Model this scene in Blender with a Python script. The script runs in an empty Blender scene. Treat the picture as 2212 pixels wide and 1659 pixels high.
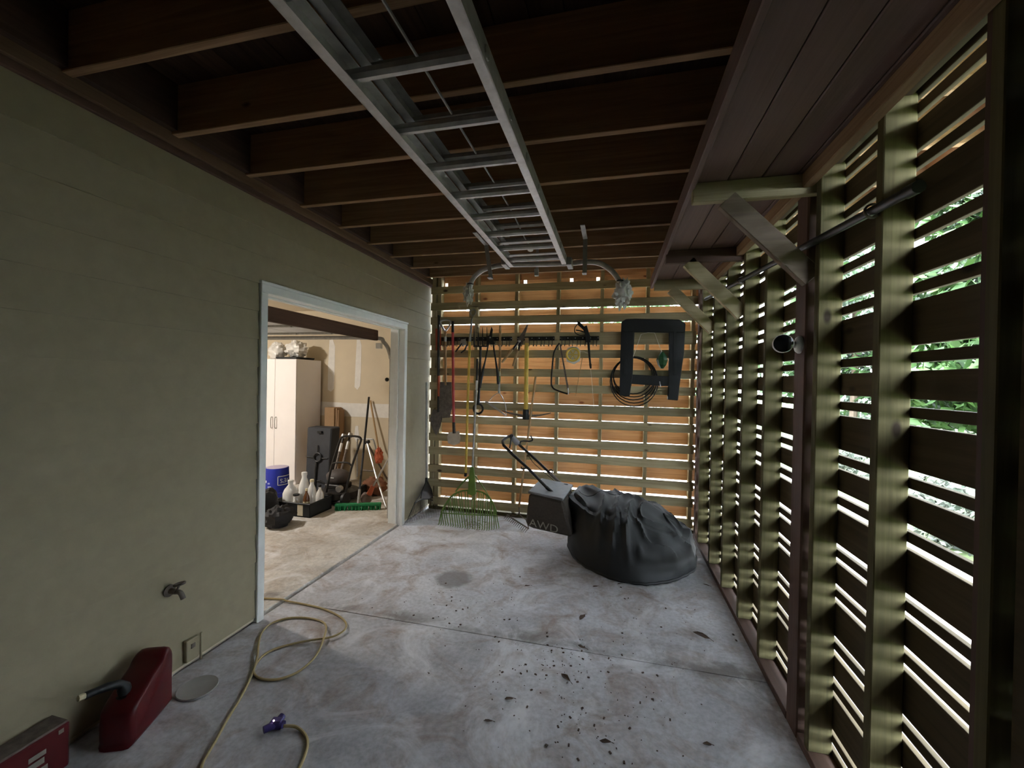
import bpy, bmesh, math, random
from mathutils import Vector, Matrix, noise as mnoise

random.seed(7)
scene = bpy.context.scene
COL = scene.collection

# ------------------------------------------------------------------ camera
H = 1.5698
F_PX, YAW, PITCH, ROLL = 904.6, math.radians(13.654), math.radians(-0.415), math.radians(1.04)
fwd = Vector((-math.sin(YAW) * math.cos(PITCH), math.cos(YAW) * math.cos(PITCH), math.sin(PITCH)))
rgt = Vector((math.cos(YAW), math.sin(YAW), 0))
upv = rgt.cross(fwd)
c_, s_ = math.cos(ROLL), math.sin(ROLL)
CR, CU = c_ * rgt + s_ * upv, -s_ * rgt + c_ * upv
cam_d = bpy.data.cameras.new('camera')
cam_d.sensor_fit = 'HORIZONTAL'; cam_d.sensor_width = 36.0
cam_d.lens = F_PX / 2212 * 36.0
cam_d.clip_start = 0.02; cam_d.clip_end = 300
cam = bpy.data.objects.new('camera', cam_d); COL.objects.link(cam)
cam.matrix_world = Matrix(((CR.x, CU.x, -fwd.x, 0), (CR.y, CU.y, -fwd.y, 0), (CR.z, CU.z, -fwd.z, H), (0, 0, 0, 1)))
scene.camera = cam

# ------------------------------------------------------------------ sky and exposure
world = bpy.data.worlds.new('sky'); scene.world = world
world.use_nodes = True
wn = world.node_tree; wn.nodes.clear()
w_out = wn.nodes.new('ShaderNodeOutputWorld')
w_bg = wn.nodes.new('ShaderNodeBackground')
w_bg.inputs['Color'].default_value = (0.80, 0.90, 1.0, 1)
w_bg.inputs['Strength'].default_value = 5.0
wn.links.new(w_bg.outputs[0], w_out.inputs[0])
scene.view_settings.view_transform = 'Standard'
scene.view_settings.look = 'None'
scene.view_settings.gamma = 1.0
scene.view_settings.use_curve_mapping = False
scene.view_settings.exposure = 2.8
scene.cycles.max_bounces = 8
scene.cycles.diffuse_bounces = 5
scene.cycles.use_denoising = True
scene.cycles.adaptive_threshold = 0.04
scene.cycles.sample_clamp_indirect = 8.0

# ------------------------------------------------------------------ helpers
def at(px, py, ax, val):
    d = CR * ((px - 1106) / F_PX) + CU * (-(py - 829.5) / F_PX) + fwd
    o = Vector((0, 0, H)); i = 'XYZ'.index(ax)
    return o + d * ((val - o[i]) / d[i])

ORG = {}

class MB:
    def __init__(s): s.v = []; s.f = []
    def add(s, v, f):
        b = len(s.v); s.v += [Vector(p) for p in v]; s.f += [tuple(b + i for i in q) for q in f]; return s
    def box(s, x0, x1, y0, y1, z0, z1):
        return s.add([(x0, y0, z0), (x1, y0, z0), (x1, y1, z0), (x0, y1, z0), (x0, y0, z1), (x1, y0, z1), (x1, y1, z1), (x0, y1, z1)],
                     [(0, 3, 2, 1), (4, 5, 6, 7), (0, 1, 5, 4), (1, 2, 6, 5), (2, 3, 7, 6), (3, 0, 4, 7)])
    def prism(s, poly, off):
        poly = [Vector(p) for p in poly]; off = Vector(off); n = len(poly)
        f = [tuple(range(n - 1, -1, -1)), tuple(range(n, 2 * n))]
        f += [(i, (i + 1) % n, n + (i + 1) % n, n + i) for i in range(n)]
        nrm = Vector((0, 0, 0))
        for i in range(n):
            a, b = poly[i], poly[(i + 1) % n]
            nrm += a.cross(b)
        if nrm.dot(off) < 0: f = [tuple(reversed(q)) for q in f]
        return s.add(poly + [p + off for p in poly], f)
    def tube(s, pts, r, n=8, cap=True, closed=False, flat=1.0, upd=None):
        pts = [Vector(p) for p in pts]; m = len(pts)
        rs = r if isinstance(r, (list, tuple)) else [r] * m
        vs = []; prev = None
        for i, p in enumerate(pts):
            if closed: t = pts[(i + 1) % m] - pts[i - 1]
            else: t = pts[min(i + 1, m - 1)] - pts[max(i - 1, 0)]
            if t.length < 1e-9: t = Vector((0, 0, 1))
            t.normalize()
            if prev is None:
                a = Vector(upd) if upd else (Vector((0, 0, 1)) if abs(t.z) < .9 else Vector((1, 0, 0)))
            else: a = prev
            a = (a - t * a.dot(t))
            if a.length < 1e-6: a = t.orthogonal()
            a.normalize(); prev = a
            b = t.cross(a)
            for k in range(n):
                th = 2 * math.pi * (k + .5) / n
                vs.append(p + a * (math.cos(th) * rs[i]) + b * (math.sin(th) * rs[i] * flat))
        fs = []
        for i in range(m if closed else m - 1):
            j = (i + 1) % m
            for k in range(n):
                l = (k + 1) % n
                fs.append((i * n + k, i * n + l, j * n + l, j * n + k))
        if cap and not closed:
            fs.append(tuple(range(n - 1, -1, -1))); fs.append(tuple((m - 1) * n + k for k in range(n)))
        return s.add(vs, fs)
    def lathe(s, base, prof, n=20, axis=(0, 0, 1), cap=True):
        base = Vector(base); ax = Vector(axis).normalized()
        a = ax.orthogonal().normalized(); b = ax.cross(a)
        vs = []
        for (r, h) in prof:
            for k in range(n):
                th = 2 * math.pi * k / n
                vs.append(base + ax * h + (a * math.cos(th) + b * math.sin(th)) * r)
        fs = []
        for i in range(len(prof) - 1):
            for k in range(n):
                l = (k + 1) % n
                fs.append((i * n + k, i * n + l, (i + 1) * n + l, (i + 1) * n + k))
        if cap:
            fs.append(tuple(range(n - 1, -1, -1))); fs.append(tuple((len(prof) - 1) * n + k for k in range(n)))
        return s.add(vs, fs)
    def obox(s, c, a, b, d):
        c, a, b, d = Vector(c), Vector(a), Vector(b), Vector(d)
        return s.add([c - a - b - d, c + a - b - d, c + a + b - d, c - a + b - d, c - a - b + d, c + a - b + d, c + a + b + d, c - a + b + d],
                     [(0, 3, 2, 1), (4, 5, 6, 7), (0, 1, 5, 4), (1, 2, 6, 5), (2, 3, 7, 6), (3, 0, 4, 7)])
    def mesh(s, org=(0, 0, 0), smooth=False, bevel=0.0, seg=1):
        org = Vector(org); me = bpy.data.meshes.new('mesh')
        me.from_pydata([tuple(p - org) for p in s.v], [], s.f)
        bm = bmesh.new(); bm.from_mesh(me)
        bmesh.ops.recalc_face_normals(bm, faces=bm.faces[:])
        if bevel > 0:
            bmesh.ops.bevel(bm, geom=bm.edges[:], offset=bevel, segments=seg, affect='EDGES', clamp_overlap=True)
        bm.to_mesh(me); bm.free()
        if smooth:
            for p in me.polygons: p.use_smooth = True
            me.set_sharp_from_angle(angle=math.radians(38))
        return me

def link(name, me, mat, parent=None, loc=(0, 0, 0)):
    o = bpy.data.objects.new(name, me); COL.objects.link(o)
    o.location = loc
    if mat is not None and me is not None:
        if len(me.materials) == 0: me.materials.append(mat)
    if parent is not None: o.parent = parent
    return o

def tag(o, label=None, cat=None, group=None, kind=None):
    if label: o['label'] = label
    if cat: o['category'] = cat
    if group: o['group'] = group
    if kind: o['kind'] = kind
    return o

def thing(name, label, cat, loc, group=None):
    o = bpy.data.objects.new(name, None); COL.objects.link(o)
    o.empty_display_size = .05
    o.location = loc; ORG[o.name] = Vector(loc)
    return tag(o, label, cat, group)

def part(mb, name, mat, parent, smooth=False, bevel=0.0, label=None, seg=1):
    org = ORG[parent.name]
    o = link(name, mb.mesh(org, smooth, bevel, seg), mat, parent)
    ORG[o.name] = org
    if label: o['label'] = label
    return o

def single(mb, name, mat, label, cat, loc, group=None, smooth=False, bevel=0.0):
    o = link(name, mb.mesh(loc, smooth, bevel), mat, None, loc)
    ORG[o.name] = Vector(loc)
    return tag(o, label, cat, group)

def struct(mb, name, mat, label, cat, smooth=False, bevel=0.0):
    o = link(name, mb.mesh((0, 0, 0), smooth, bevel), mat)
    ORG[o.name] = Vector((0, 0, 0))
    return tag(o, label, cat, None, 'structure')

def struct_root(name, label, cat):
    o = thing(name, label, cat, (0, 0, 0)); o['kind'] = 'structure'; return o

BCACHE = {}
def board(name, parent, mat, x0, x1, y0, y1, z0, z1, bevel=.0025, rot=(0, 0, 0)):
    sx, sy, sz = round(x1 - x0, 4), round(y1 - y0, 4), round(z1 - z0, 4)
    key = (sx, sy, sz, mat.name, bevel)
    if key not in BCACHE:
        BCACHE[key] = MB().box(-sx / 2, sx / 2, -sy / 2, sy / 2, -sz / 2, sz / 2).mesh((0, 0, 0), False, bevel)
    org = ORG[parent.name]
    o = link(name, BCACHE[key], mat, parent, Vector(((x0 + x1) / 2, (y0 + y1) / 2, (z0 + z1) / 2)) - org)
    o.rotation_euler = rot
    return o

def arc(c, r, a0, a1, n, u, v):
    c, u, v = Vector(c), Vector(u), Vector(v)
    return [c + u * (r * math.cos(a0 + (a1 - a0) * i / n)) + v * (r * math.sin(a0 + (a1 - a0) * i / n)) for i in range(n + 1)]

def smooth_path(pts, k=6, closed=False):
    pts = [Vector(p) for p in pts]; n = len(pts); out = []
    rng = range(n if closed else n - 1)
    for i in rng:
        if closed: p0, p1, p2, p3 = pts[i - 1], pts[i], pts[(i + 1) % n], pts[(i + 2) % n]
        else: p0, p1, p2, p3 = pts[max(i - 1, 0)], pts[i], pts[i + 1], pts[min(i + 2, n - 1)]
        for j in range(k):
            t = j / k
            out.append(.5 * ((2 * p1) + (p2 - p0) * t + (2 * p0 - 5 * p1 + 4 * p2 - p3) * t * t + (3 * p1 - p0 - 3 * p2 + p3) * t ** 3))
    if not closed: out.append(pts[-1])
    return out

def text_geo(body, size, extrude=0.0):
    cu = bpy.data.curves.new('txt', 'FONT'); cu.body = body; cu.size = size; cu.extrude = extrude; cu.resolution_u = 3
    cu.align_x = 'CENTER'; cu.align_y = 'CENTER'
    ob = bpy.data.objects.new('txt', cu)
    me = ob.to_mesh()
    vs = [v.co.copy() for v in me.vertices]; fs = [tuple(p.vertices) for p in me.polygons]
    ob.to_mesh_clear(); bpy.data.objects.remove(ob); bpy.data.curves.remove(cu)
    return vs, fs

# ------------------------------------------------------------------ materials
def new_mat(name):
    m = bpy.data.materials.new(name); m.use_nodes = True
    nt = m.node_tree
    return m, nt, nt.nodes['Principled BSDF']

def ramp(nt, fac, stops):
    r = nt.nodes.new('ShaderNodeValToRGB')
    el = r.color_ramp.elements
    while len(el) < len(stops): el.new(.5)
    for e, (p, c) in zip(el, stops):
        e.position = p; e.color = (c[0], c[1], c[2], 1)
    nt.links.new(fac, r.inputs[0]); return r

def mixc(nt, fac, a, b, mode='MIX'):
    m = nt.nodes.new('ShaderNodeMix'); m.data_type = 'RGBA'; m.blend_type = mode
    if isinstance(fac, float): m.inputs[0].default_value = fac
    else: nt.links.new(fac, m.inputs[0])
    for sock, val in ((m.inputs[6], a), (m.inputs[7], b)):
        if isinstance(val, (tuple, list)): sock.default_value = (val[0], val[1], val[2], 1)
        else: nt.links.new(val, sock)
    return m.outputs[2]

def coords(nt, scale, rand=True, kind='Object'):
    tc = nt.nodes.new('ShaderNodeTexCoord'); mp = nt.nodes.new('ShaderNodeMapping')
    nt.links.new(tc.outputs[kind], mp.inputs[0]); mp.inputs['Scale'].default_value = scale
    if rand:
        oi = nt.nodes.new('ShaderNodeObjectInfo'); ml = nt.nodes.new('ShaderNodeVectorMath'); ml.operation = 'SCALE'
        cb = nt.nodes.new('ShaderNodeCombineXYZ')
        for k in range(3): nt.links.new(oi.outputs['Random'], cb.inputs[k])
        nt.links.new(cb.outputs[0], ml.inputs[0]); ml.inputs[3].default_value = 57.0
        nt.links.new(ml.outputs[0], mp.inputs['Location'])
    return mp.outputs[0]

def tnoise(nt, vec, scale, detail=4, rough=.55, dist=0.0):
    n = nt.nodes.new('ShaderNodeTexNoise'); n.inputs['Scale'].default_value = scale
    n.inputs['Detail'].default_value = detail; n.inputs['Roughness'].default_value = rough; n.inputs['Distortion'].default_value = dist
    if vec is not None: nt.links.new(vec, n.inputs['Vector'])
    return n

def bump(nt, bsdf, fac, strength=.3, dist=.002):
    b = nt.nodes.new('ShaderNodeBump'); b.inputs['Strength'].default_value = strength; b.inputs['Distance'].default_value = dist
    nt.links.new(fac, b.inputs['Height']); nt.links.new(b.outputs[0], bsdf.inputs['Normal'])

def wood(name, axis, dark, light, knotc=None, rough=.8, var=.25, grain=26.0, knots=.045):
    m, nt, b = new_mat(name)
    sc = [grain, grain, grain]; sc['XYZ'.index(axis)] = 1.1
    v = coords(nt, sc)
    n1 = tnoise(nt, v, 1.0, 5, .6, 1.2)
    r1 = ramp(nt, n1.outputs[0], [(.28, dark), (.72, light)])
    col = r1.outputs[0]
    sc2 = [2.2, 2.2, 2.2]; sc2['XYZ'.index(axis)] = .6
    v2 = coords(nt, sc2)
    n2 = tnoise(nt, v2, 1.3, 3)
    r2 = ramp(nt, n2.outputs[0], [(.3, (1 - var,) * 3), (.7, (1 + var * .4,) * 3)])
    col = mixc(nt, 1.0, col, r2.outputs[0], 'MULTIPLY')
    oi = nt.nodes.new('ShaderNodeObjectInfo')
    r3 = ramp(nt, oi.outputs['Random'], [(0, (.82, .82, .82)), (1, (1.1, 1.08, 1.05))])
    col = mixc(nt, 1.0, col, r3.outputs[0], 'MULTIPLY')
    if knotc:
        sk = [5.0, 5.0, 5.0]; sk['XYZ'.index(axis)] = 2.4
        vk = coords(nt, sk)
        vo = nt.nodes.new('ShaderNodeTexVoronoi'); vo.inputs['Scale'].default_value = 1.0
        nt.links.new(vk, vo.inputs['Vector'])
        rk = ramp(nt, vo.outputs['Distance'], [(knots, (1, 1, 1)), (knots + .05, (0, 0, 0))])
        col = mixc(nt, rk.outputs[0], col, knotc)
    nt.links.new(col, b.inputs['Base Color'])
    b.inputs['Roughness'].default_value = rough
    b.inputs['Specular IOR Level'].default_value = .25
    bump(nt, b, n1.outputs[0], .35, .002)
    return m

def plain(name, col, rough=.5, metal=0.0, var=.12, scale=9.0, bstr=.08, spec=.4, trans=0.0):
    m, nt, b = new_mat(name)
    v = coords(nt, (1, 1, 1))
    n = tnoise(nt, v, scale, 4)
    r = ramp(nt, n.outputs[0], [(.25, tuple(c * (1 - var) for c in col)), (.75, tuple(min(1, c * (1 + var)) for c in col))])
    nt.links.new(r.outputs[0], b.inputs['Base Color'])
    rr = nt.nodes.new('ShaderNodeMapRange'); rr.inputs['To Min'].default_value = max(.02, rough - .08); rr.inputs['To Max'].default_value = min(1, rough + .08)
    nt.links.new(n.outputs[0], rr.inputs[0]); nt.links.new(rr.outputs[0], b.inputs['Roughness'])
    b.inputs['Metallic'].default_value = metal; b.inputs['Specular IOR Level'].default_value = spec
    if trans: b.inputs['Transmission Weight'].default_value = trans
    if bstr: bump(nt, b, n.outputs[0], bstr, .002)
    return m

PT_D, PT_L, PT_K = (.082, .070, .029), (.155, .132, .060), (.03, .019, .010)
M = {}
for ax in 'XYZ':
    M['pt' + ax] = wood('treated_pine_' + ax, ax, PT_D, PT_L, PT_K)
    M['sl' + ax] = wood('inner_slat_pine_' + ax, ax, (.36, .30, .17), (.56, .48, .30), (.08, .05, .03))
    M['old' + ax] = wood('aged_lumber_' + ax, ax, (.24, .14, .075), (.44, .29, .17), (.07, .035, .02), .85)
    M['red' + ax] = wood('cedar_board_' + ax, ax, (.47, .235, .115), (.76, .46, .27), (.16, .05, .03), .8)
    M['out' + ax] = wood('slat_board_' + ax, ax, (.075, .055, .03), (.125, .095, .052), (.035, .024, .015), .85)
    M['brown' + ax] = wood('brown_stain_' + ax, ax, (.095, .055, .042), (.15, .088, .066), None, .7)
M['brace'] = wood('grey_brown_brace', 'X', (.20, .15, .11), (.32, .25, .18), None, .8)
M['brace2'] = wood('ledger_wood', 'Y', (.12, .07, .04), (.22, .14, .085), None, .8)
M['comp'] = wood('composite_board', 'Y', (.15, .095, .080), (.19, .122, .105), None, .6, .1, 60)
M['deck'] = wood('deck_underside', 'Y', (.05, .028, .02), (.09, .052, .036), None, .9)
M['siding'] = plain('siding_paint', (.335, .29, .19), .75, 0, .07, 14, .05)
M['trim'] = plain('white_trim_paint', (.78, .80, .77), .55, 0, .05, 12, .04)
M['drywall'] = plain('tan_drywall', (.60, .52, .385), .9, 0, .06, 3, .05)
M['mud'] = plain('joint_compound', (.72, .70, .66), .9, 0, .06, 18, .1)
M['ceil'] = plain('garage_ceiling_paint', (.62, .55, .44), .9, 0, .04, 4, .03)
M['alu'] = plain('aluminium', (.56, .54, .535), .42, .35, .18, 22, .05)
M['alu2'] = plain('dull_aluminium', (.36, .355, .345), .5, .35, .2, 22, .05)
M['steel'] = plain('steel', (.50, .50, .50), .35, .9, .2, 16, .05)
M['galv'] = plain('galvanised_grey', (.36, .36, .345), .55, .5, .2, 30, .05)
M['rust'] = plain('weathered_steel', (.17, .14, .12), .7, .35, .4, 30, .15)
M['blk'] = plain('black_plastic', (.010, .011, .012), .5, 0, .25, 12, .06)
M['blkm'] = plain('black_metal', (.026, .024, .022), .42, .3, .3, 12, .05)
M['dkgrey'] = plain('dark_grey_plastic', (.030, .033, .040), .6, 0, .2, 10, .06)
M['red'] = plain('red_plastic', (.085, .004, .006), .4, 0, .15, 10, .04)
M['redp'] = plain('red_fibreglass', (.46, .05, .055), .4, 0, .15, 10, .03)
M['orange'] = plain('orange_red_plastic', (.55, .13, .06), .5, 0, .15, 10, .03)
M['yel'] = plain('yellow_fibreglass', (.72, .52, .10), .45, 0, .15, 10, .03)
M['grn'] = plain('green_plastic', (.12, .21, .04), .45, 0, .2, 10, .04)
M['grnb'] = plain('green_broom_bristle', (.012, .20, .07), .6, 0, .3, 80, .3)
M['white'] = plain('white_plastic', (.75, .75, .73), .4, 0, .05, 8, .03)
M['cab'] = plain('white_laminate', (.80, .76, .74), .5, 0, .03, 3, .01)
M['bag'] = plain('thin_plastic_film', (.72, .70, .66), .35, 0, .1, 12, .2)
M['blue'] = plain('blue_plastic', (.012, .025, .30), .4, 0, .12, 8, .03)
M['handlewood'] = wood('ash_handle', 'Z', (.34, .22, .11), (.50, .35, .19), None, .6, .2, 60)
M['cloth'] = plain('rag_cloth', (.55, .52, .44), .95, 0, .2, 30, .4)
M['cord'] = plain('cord_yellow_beige', (.42, .33, .16), .5, 0, .12, 20, .05)
M['purple'] = plain('purple_plastic', (.055, .04, .16), .4, 0, .2, 10, .04)
M['tarp'] = plain('charcoal_cover_fabric', (.0085, .0092, .0092), .6, 0, .4, 7, .35)
M['bagfab'] = plain('brown_grey_bag_fabric', (.046, .036, .027), .85, 0, .25, 60, .3)
M['bagtop'] = plain('dusty_grey_plastic', (.20, .20, .21), .6, 0, .15, 20, .1)
M['text'] = plain('pale_print', (.80, .82, .80), .6, 0, .03, 10, 0)
M['text2'] = plain('dim_print', (.25, .23, .19), .8, 0, .1, 60, 0)
M['lens'] = plain('camera_glass', (.006, .006, .007), .12, 0, .1, 4, 0, .6)
M['leaf'] = plain('dry_leaf', (.075, .045, .028), .8, 0, .45, 30, .3)
M['card'] = plain('cardboard', (.30, .19, .10), .85, 0, .1, 12, .05)
M['amber'] = plain('amber_bottle', (.14, .055, .02), .25, 0, .2, 8, 0)
M['label'] = plain('cream_label', (.68, .60, .40), .7, 0, .1, 14, 0)
M['tape'] = plain('packing_tape_label', (.62, .55, .40), .6, 0, .1, 14, 0)
M['dirtbag'] = plain('black_nylon', (.018, .017, .018), .7, 0, .35, 12, .25)
M['string'] = plain('white_string', (.72, .68, .58), .8, 0, .05, 30, 0)
M['debris'] = plain('soil_crumbs', (.09, .06, .045), .9, 0, .4, 30, .2)
M['fender'] = plain('garage_door_steel', (.55, .56, .56), .55, .2, .08, 6, .03)

def concrete(name, tint, stain):
    m, nt, b = new_mat(name)
    v = coords(nt, (1, 1, 1), False)
    n1 = tnoise(nt, v, .9, 6, .62, .6); n2 = tnoise(nt, v, 3.6, 6, .65, 1.0); n3 = tnoise(nt, v, 38, 4, .6)
    c = ramp(nt, n1.outputs[0], [(.30, tuple(t * .62 for t in tint)), (.48, tint), (.66, tuple(min(1, t * 1.28) for t in tint))]).outputs[0]
    f2 = ramp(nt, n2.outputs[0], [(.47, (0, 0, 0)), (.70, (1, 1, 1))])
    c = mixc(nt, f2.outputs[0], c, tuple(s for s in stain))
    f3 = ramp(nt, n3.outputs[0], [(.30, (.80, .80, .80)), (.62, (1.05, 1.05, 1.05))])
    c = mixc(nt, 1.0, c, f3.outputs[0], 'MULTIPLY')
    # pale efflorescence bloom and the dark round oil stain on the slab
    n4 = tnoise(nt, v, 1.7, 5, .7, 1.5)
    f4 = ramp(nt, n4.outputs[0], [(.52, (0, 0, 0)), (.68, (.75, .75, .75))])
    c = mixc(nt, f4.outputs[0], c, (.80, .80, .82))
    # grime gathered along the control joint
    sy = nt.nodes.new('ShaderNodeSeparateXYZ'); nt.links.new(v, sy.inputs[0])
    m1 = nt.nodes.new('ShaderNodeMath'); m1.operation = 'SUBTRACT'; nt.links.new(sy.outputs[1], m1.inputs[0]); m1.inputs[1].default_value = 2.50
    m2 = nt.nodes.new('ShaderNodeMath'); m2.operation = 'ABSOLUTE'; nt.links.new(m1.outputs[0], m2.inputs[0])
    n5 = tnoise(nt, v, 2.6, 6, .7, .8)
    m3 = nt.nodes.new('ShaderNodeMath'); m3.operation = 'MULTIPLY_ADD'; nt.links.new(n5.outputs[0], m3.inputs[0]); m3.inputs[1].default_value = .55; nt.links.new(m2.outputs[0], m3.inputs[2])
    f5 = ramp(nt, m3.outputs[0], [(.24, (.8, .8, .8)), (.34, (0, 0, 0))])
    c = mixc(nt, f5.outputs[0], c, (.20, .185, .17))
    sep = nt.nodes.new('ShaderNodeVectorMath'); sep.operation = 'DISTANCE'
    nw = nt.nodes.new('ShaderNodeVectorMath'); nw.operation = 'MULTIPLY_ADD'
    nt.links.new(tnoise(nt, v, 14, 3).outputs['Color'], nw.inputs[0]); nw.inputs[1].default_value = (.07, .07, 0); nt.links.new(v, nw.inputs[2])
    nt.links.new(nw.outputs[0], sep.inputs[0]); sep.inputs[1].default_value = (-1.165, 3.135, 0)
    fs = ramp(nt, sep.outputs['Value'], [(.115, (.75, .75, .75)), (.165, (0, 0, 0))])
    c = mixc(nt, fs.outputs[0], c, (.17, .155, .145))
    nt.links.new(c, b.inputs['Base Color']); b.inputs['Roughness'].default_value = .82
    b.inputs['Specular IOR Level'].default_value = .25
    bump(nt, b, n3.outputs[0], .25, .003)
    return m
M['conc'] = concrete('stained_concrete', (.54, .54, .56), (.36, .29, .25))
M['concg'] = concrete('garage_concrete', (.60, .57, .52), (.40, .33, .26))

def ground_mat():
    m, nt, b = new_mat('lawn_and_gravel')
    v = coords(nt, (1, 1, 1), False)
    n1 = tnoise(nt, v, .8, 5); n2 = tnoise(nt, v, 14, 5, .7)
    g = ramp(nt, n2.outputs[0], [(.3, (.05, .085, .022)), (.7, (.13, .175, .06))]).outputs[0]
    d = ramp(nt, n2.outputs[0], [(.3, (.50, .45, .43)), (.7, (.68, .63, .61))]).outputs[0]
    sx = nt.nodes.new('ShaderNodeSeparateXYZ'); nt.links.new(v, sx.inputs[0])
    ad = nt.nodes.new('ShaderNodeMath'); ad.operation = 'MULTIPLY_ADD'; nt.links.new(n1.outputs[0], ad.inputs[0]); ad.inputs[1].default_value = 1.6; nt.links.new(sx.outputs[0], ad.inputs[2])
    mr = nt.nodes.new('ShaderNodeMapRange'); mr.inputs['From Min'].default_value = 3.6; mr.inputs['From Max'].default_value = 4.2; nt.links.new(ad.outputs[0], mr.inputs[0])
    f = mr
    dk = ramp(nt, n2.outputs[0], [(.3, (.07, .055, .045)), (.7, (.15, .125, .11))]).outputs[0]  # dark earth put in at the near end to cut bounce light there
    ay = nt.nodes.new('ShaderNodeMath'); ay.operation = 'MULTIPLY_ADD'; nt.links.new(n1.outputs[0], ay.inputs[0]); ay.inputs[1].default_value = 1.4; nt.links.new(sx.outputs[1], ay.inputs[2])
    my = nt.nodes.new('ShaderNodeMapRange'); my.inputs['From Min'].default_value = 2.9; my.inputs['From Max'].default_value = 3.9; nt.links.new(ay.outputs[0], my.inputs[0])
    d = mixc(nt, my.outputs[0], dk, d)
    c = mixc(nt, f.outputs[0], d, g)
    nt.links.new(c, b.inputs['Base Color']); b.inputs['Roughness'].default_value = .95
    return m
M['ground'] = ground_mat()
def leaf_mat(name, a, c):
    m, nt, b = new_mat(name)
    gi = nt.nodes.new('ShaderNodeNewGeometry')
    r = ramp(nt, gi.outputs['Random Per Island'], [(0, a), (1, c)])
    nt.links.new(r.outputs[0], b.inputs['Base Color']); b.inputs['Roughness'].default_value = .6
    b.inputs['Subsurface Weight'].default_value = 0
    return m
M['fol1'] = leaf_mat('foliage_mid', (.010, .030, .006), (.045, .105, .022))
M['fol2'] = leaf_mat('foliage_light', (.020, .055, .010), (.075, .15, .035))
M['fol3'] = leaf_mat('foliage_flowering', (.015, .03, .012), (.17, .18, .14))
M['bark'] = wood('bark', 'Z', (.07, .05, .035), (.16, .12, .09), None, .95)

# ------------------------------------------------------------------ dimensions
XL, XR, YB = -2.185, 0.8206, 4.692
GX0, GX1 = -7.5, -2.33            # garage interior
ZC = [2.448, 2.278, 2.055, 1.883, 1.667, 1.493, 1.271, 1.101, .881, .715, .497, .326, .108]
JB, JT = 2.765, 3.0               # joist bottom / top
GF = 0.012

# ------------------------------------------------------------------ floor
fl = struct_root('floor', 'stained pale concrete slab of the lean-to with a control joint across it', 'floor')
part(MB().box(-2.20, 1.05, -1.2, 2.462, -.12, 0), 'slab', M['conc'], fl)
part(MB().box(-2.20, 1.05, 2.470, 4.95, -.12, -.001), 'slab', M['conc'], fl)
part(MB().box(-2.20, 1.05, 2.462, 2.470, -.12, -.006), 'joint_filler', M['debris'], fl)
gfl = struct(MB().box(GX0, -2.225, -1.2, 5.75, -.12, GF), 'floor_garage', M['concg'], 'tan stained garage slab seen through the doorway', 'floor', bevel=.004)
struct(MB().box(-2.225, -2.20, -1.2, 5.75, -.12, -.03), 'trim_1', M['blk'], 'dark expansion strip between garage slab and outer slab', 'strip')

# ------------------------------------------------------------------ left wall: lap siding, doorway casing
DY0, DY1, DZ = 2.255, 4.075, 2.105     # clear opening
CW = .055
wl = struct_root('wall_left', 'olive khaki lap-sided house wall beside the concrete floor', 'wall')
part(MB().box(GX1, XL - .014, -1.2, DY0 - CW, GF, 2.99), 'sheathing', M['drywall'], wl)
part(MB().box(GX1, XL - .014, DY1 + CW, 5.75, GF, 2.99), 'sheathing', M['drywall'], wl)
part(MB().box(GX1, XL - .014, DY0 - CW, DY1 + CW, DZ + CW, 2.99), 'sheathing', M['drywall'], wl)
EXP = .177
def siding(y0, y1, z0, z1):
    xb, xt = XL, XL - .0095
    MBp = MB().prism([(XL - .014, y0, z0), (xb, y0, z0), (xt, y0, z1), (XL - .014, y0, z1)], (0, y1 - y0, 0))
    part(MBp, 'siding_board', M['siding'], wl)
z = 0.035
while z < 2.68:
    zt = min(z + EXP, 2.685)
    lo, hi = DY0 - CW - .002, DY1 + CW + .002
    top = DZ + CW + .002
    if z >= top: siding(-1.2, 6.0, z, zt)
    elif zt <= top: siding(-1.2, lo, z, zt); siding(hi, 6.0, z, zt)
    else:
        siding(-1.2, lo, z, zt); siding(hi, 6.0, z, zt); siding(lo, hi, top, zt)
    z += EXP
part(MB().box(XL - .012, XL + .012, -1.2, 5.0, 2.685, 2.72), 'frieze_board', M['brownY'], wl, bevel=.003)
part(MB().box(XL - .012, XL + .030, -1.2, 5.0, 2.72, 2.785), 'ledger_board', M['brace2'], wl, bevel=.003)
tr = struct_root('trim_2', 'white painted casing and jamb around the garage doorway', 'door casing')
part(MB().box(XL - .16, XL + .012, DY0 - CW, DY0, GF - .02, DZ), 'jamb', M['trim'], tr, bevel=.004)
part(MB().box(XL - .16, XL + .012, DY1, DY1 + CW, GF - .02, DZ), 'jamb', M['trim'], tr, bevel=.004)
part(MB().box(XL - .16, XL + .012, DY0 - CW, DY1 + CW, DZ, DZ + CW), 'head_jamb', M['trim'], tr, bevel=.004)
part(MB().box(XL - .095, XL - .060, DY1 - .013, DY1, GF, DZ), 'door_stop', M['trim'], tr, bevel=.002)
part(MB().box(XL - .095, XL - .060, DY0, DY0 + .013, GF, DZ), 'door_stop', M['trim'], tr, bevel=.002)
part(MB().box(XL - .095, XL - .060, DY0, DY1, DZ - .013, DZ), 'door_stop', M['trim'], tr, bevel=.002)
part(MB().box(XL - .02, XL + .020, DY0 - CW - .006, DY1 + CW + .006, DZ + CW, DZ + CW + .018), 'drip_cap', M['trim'], tr, bevel=.003)

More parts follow.
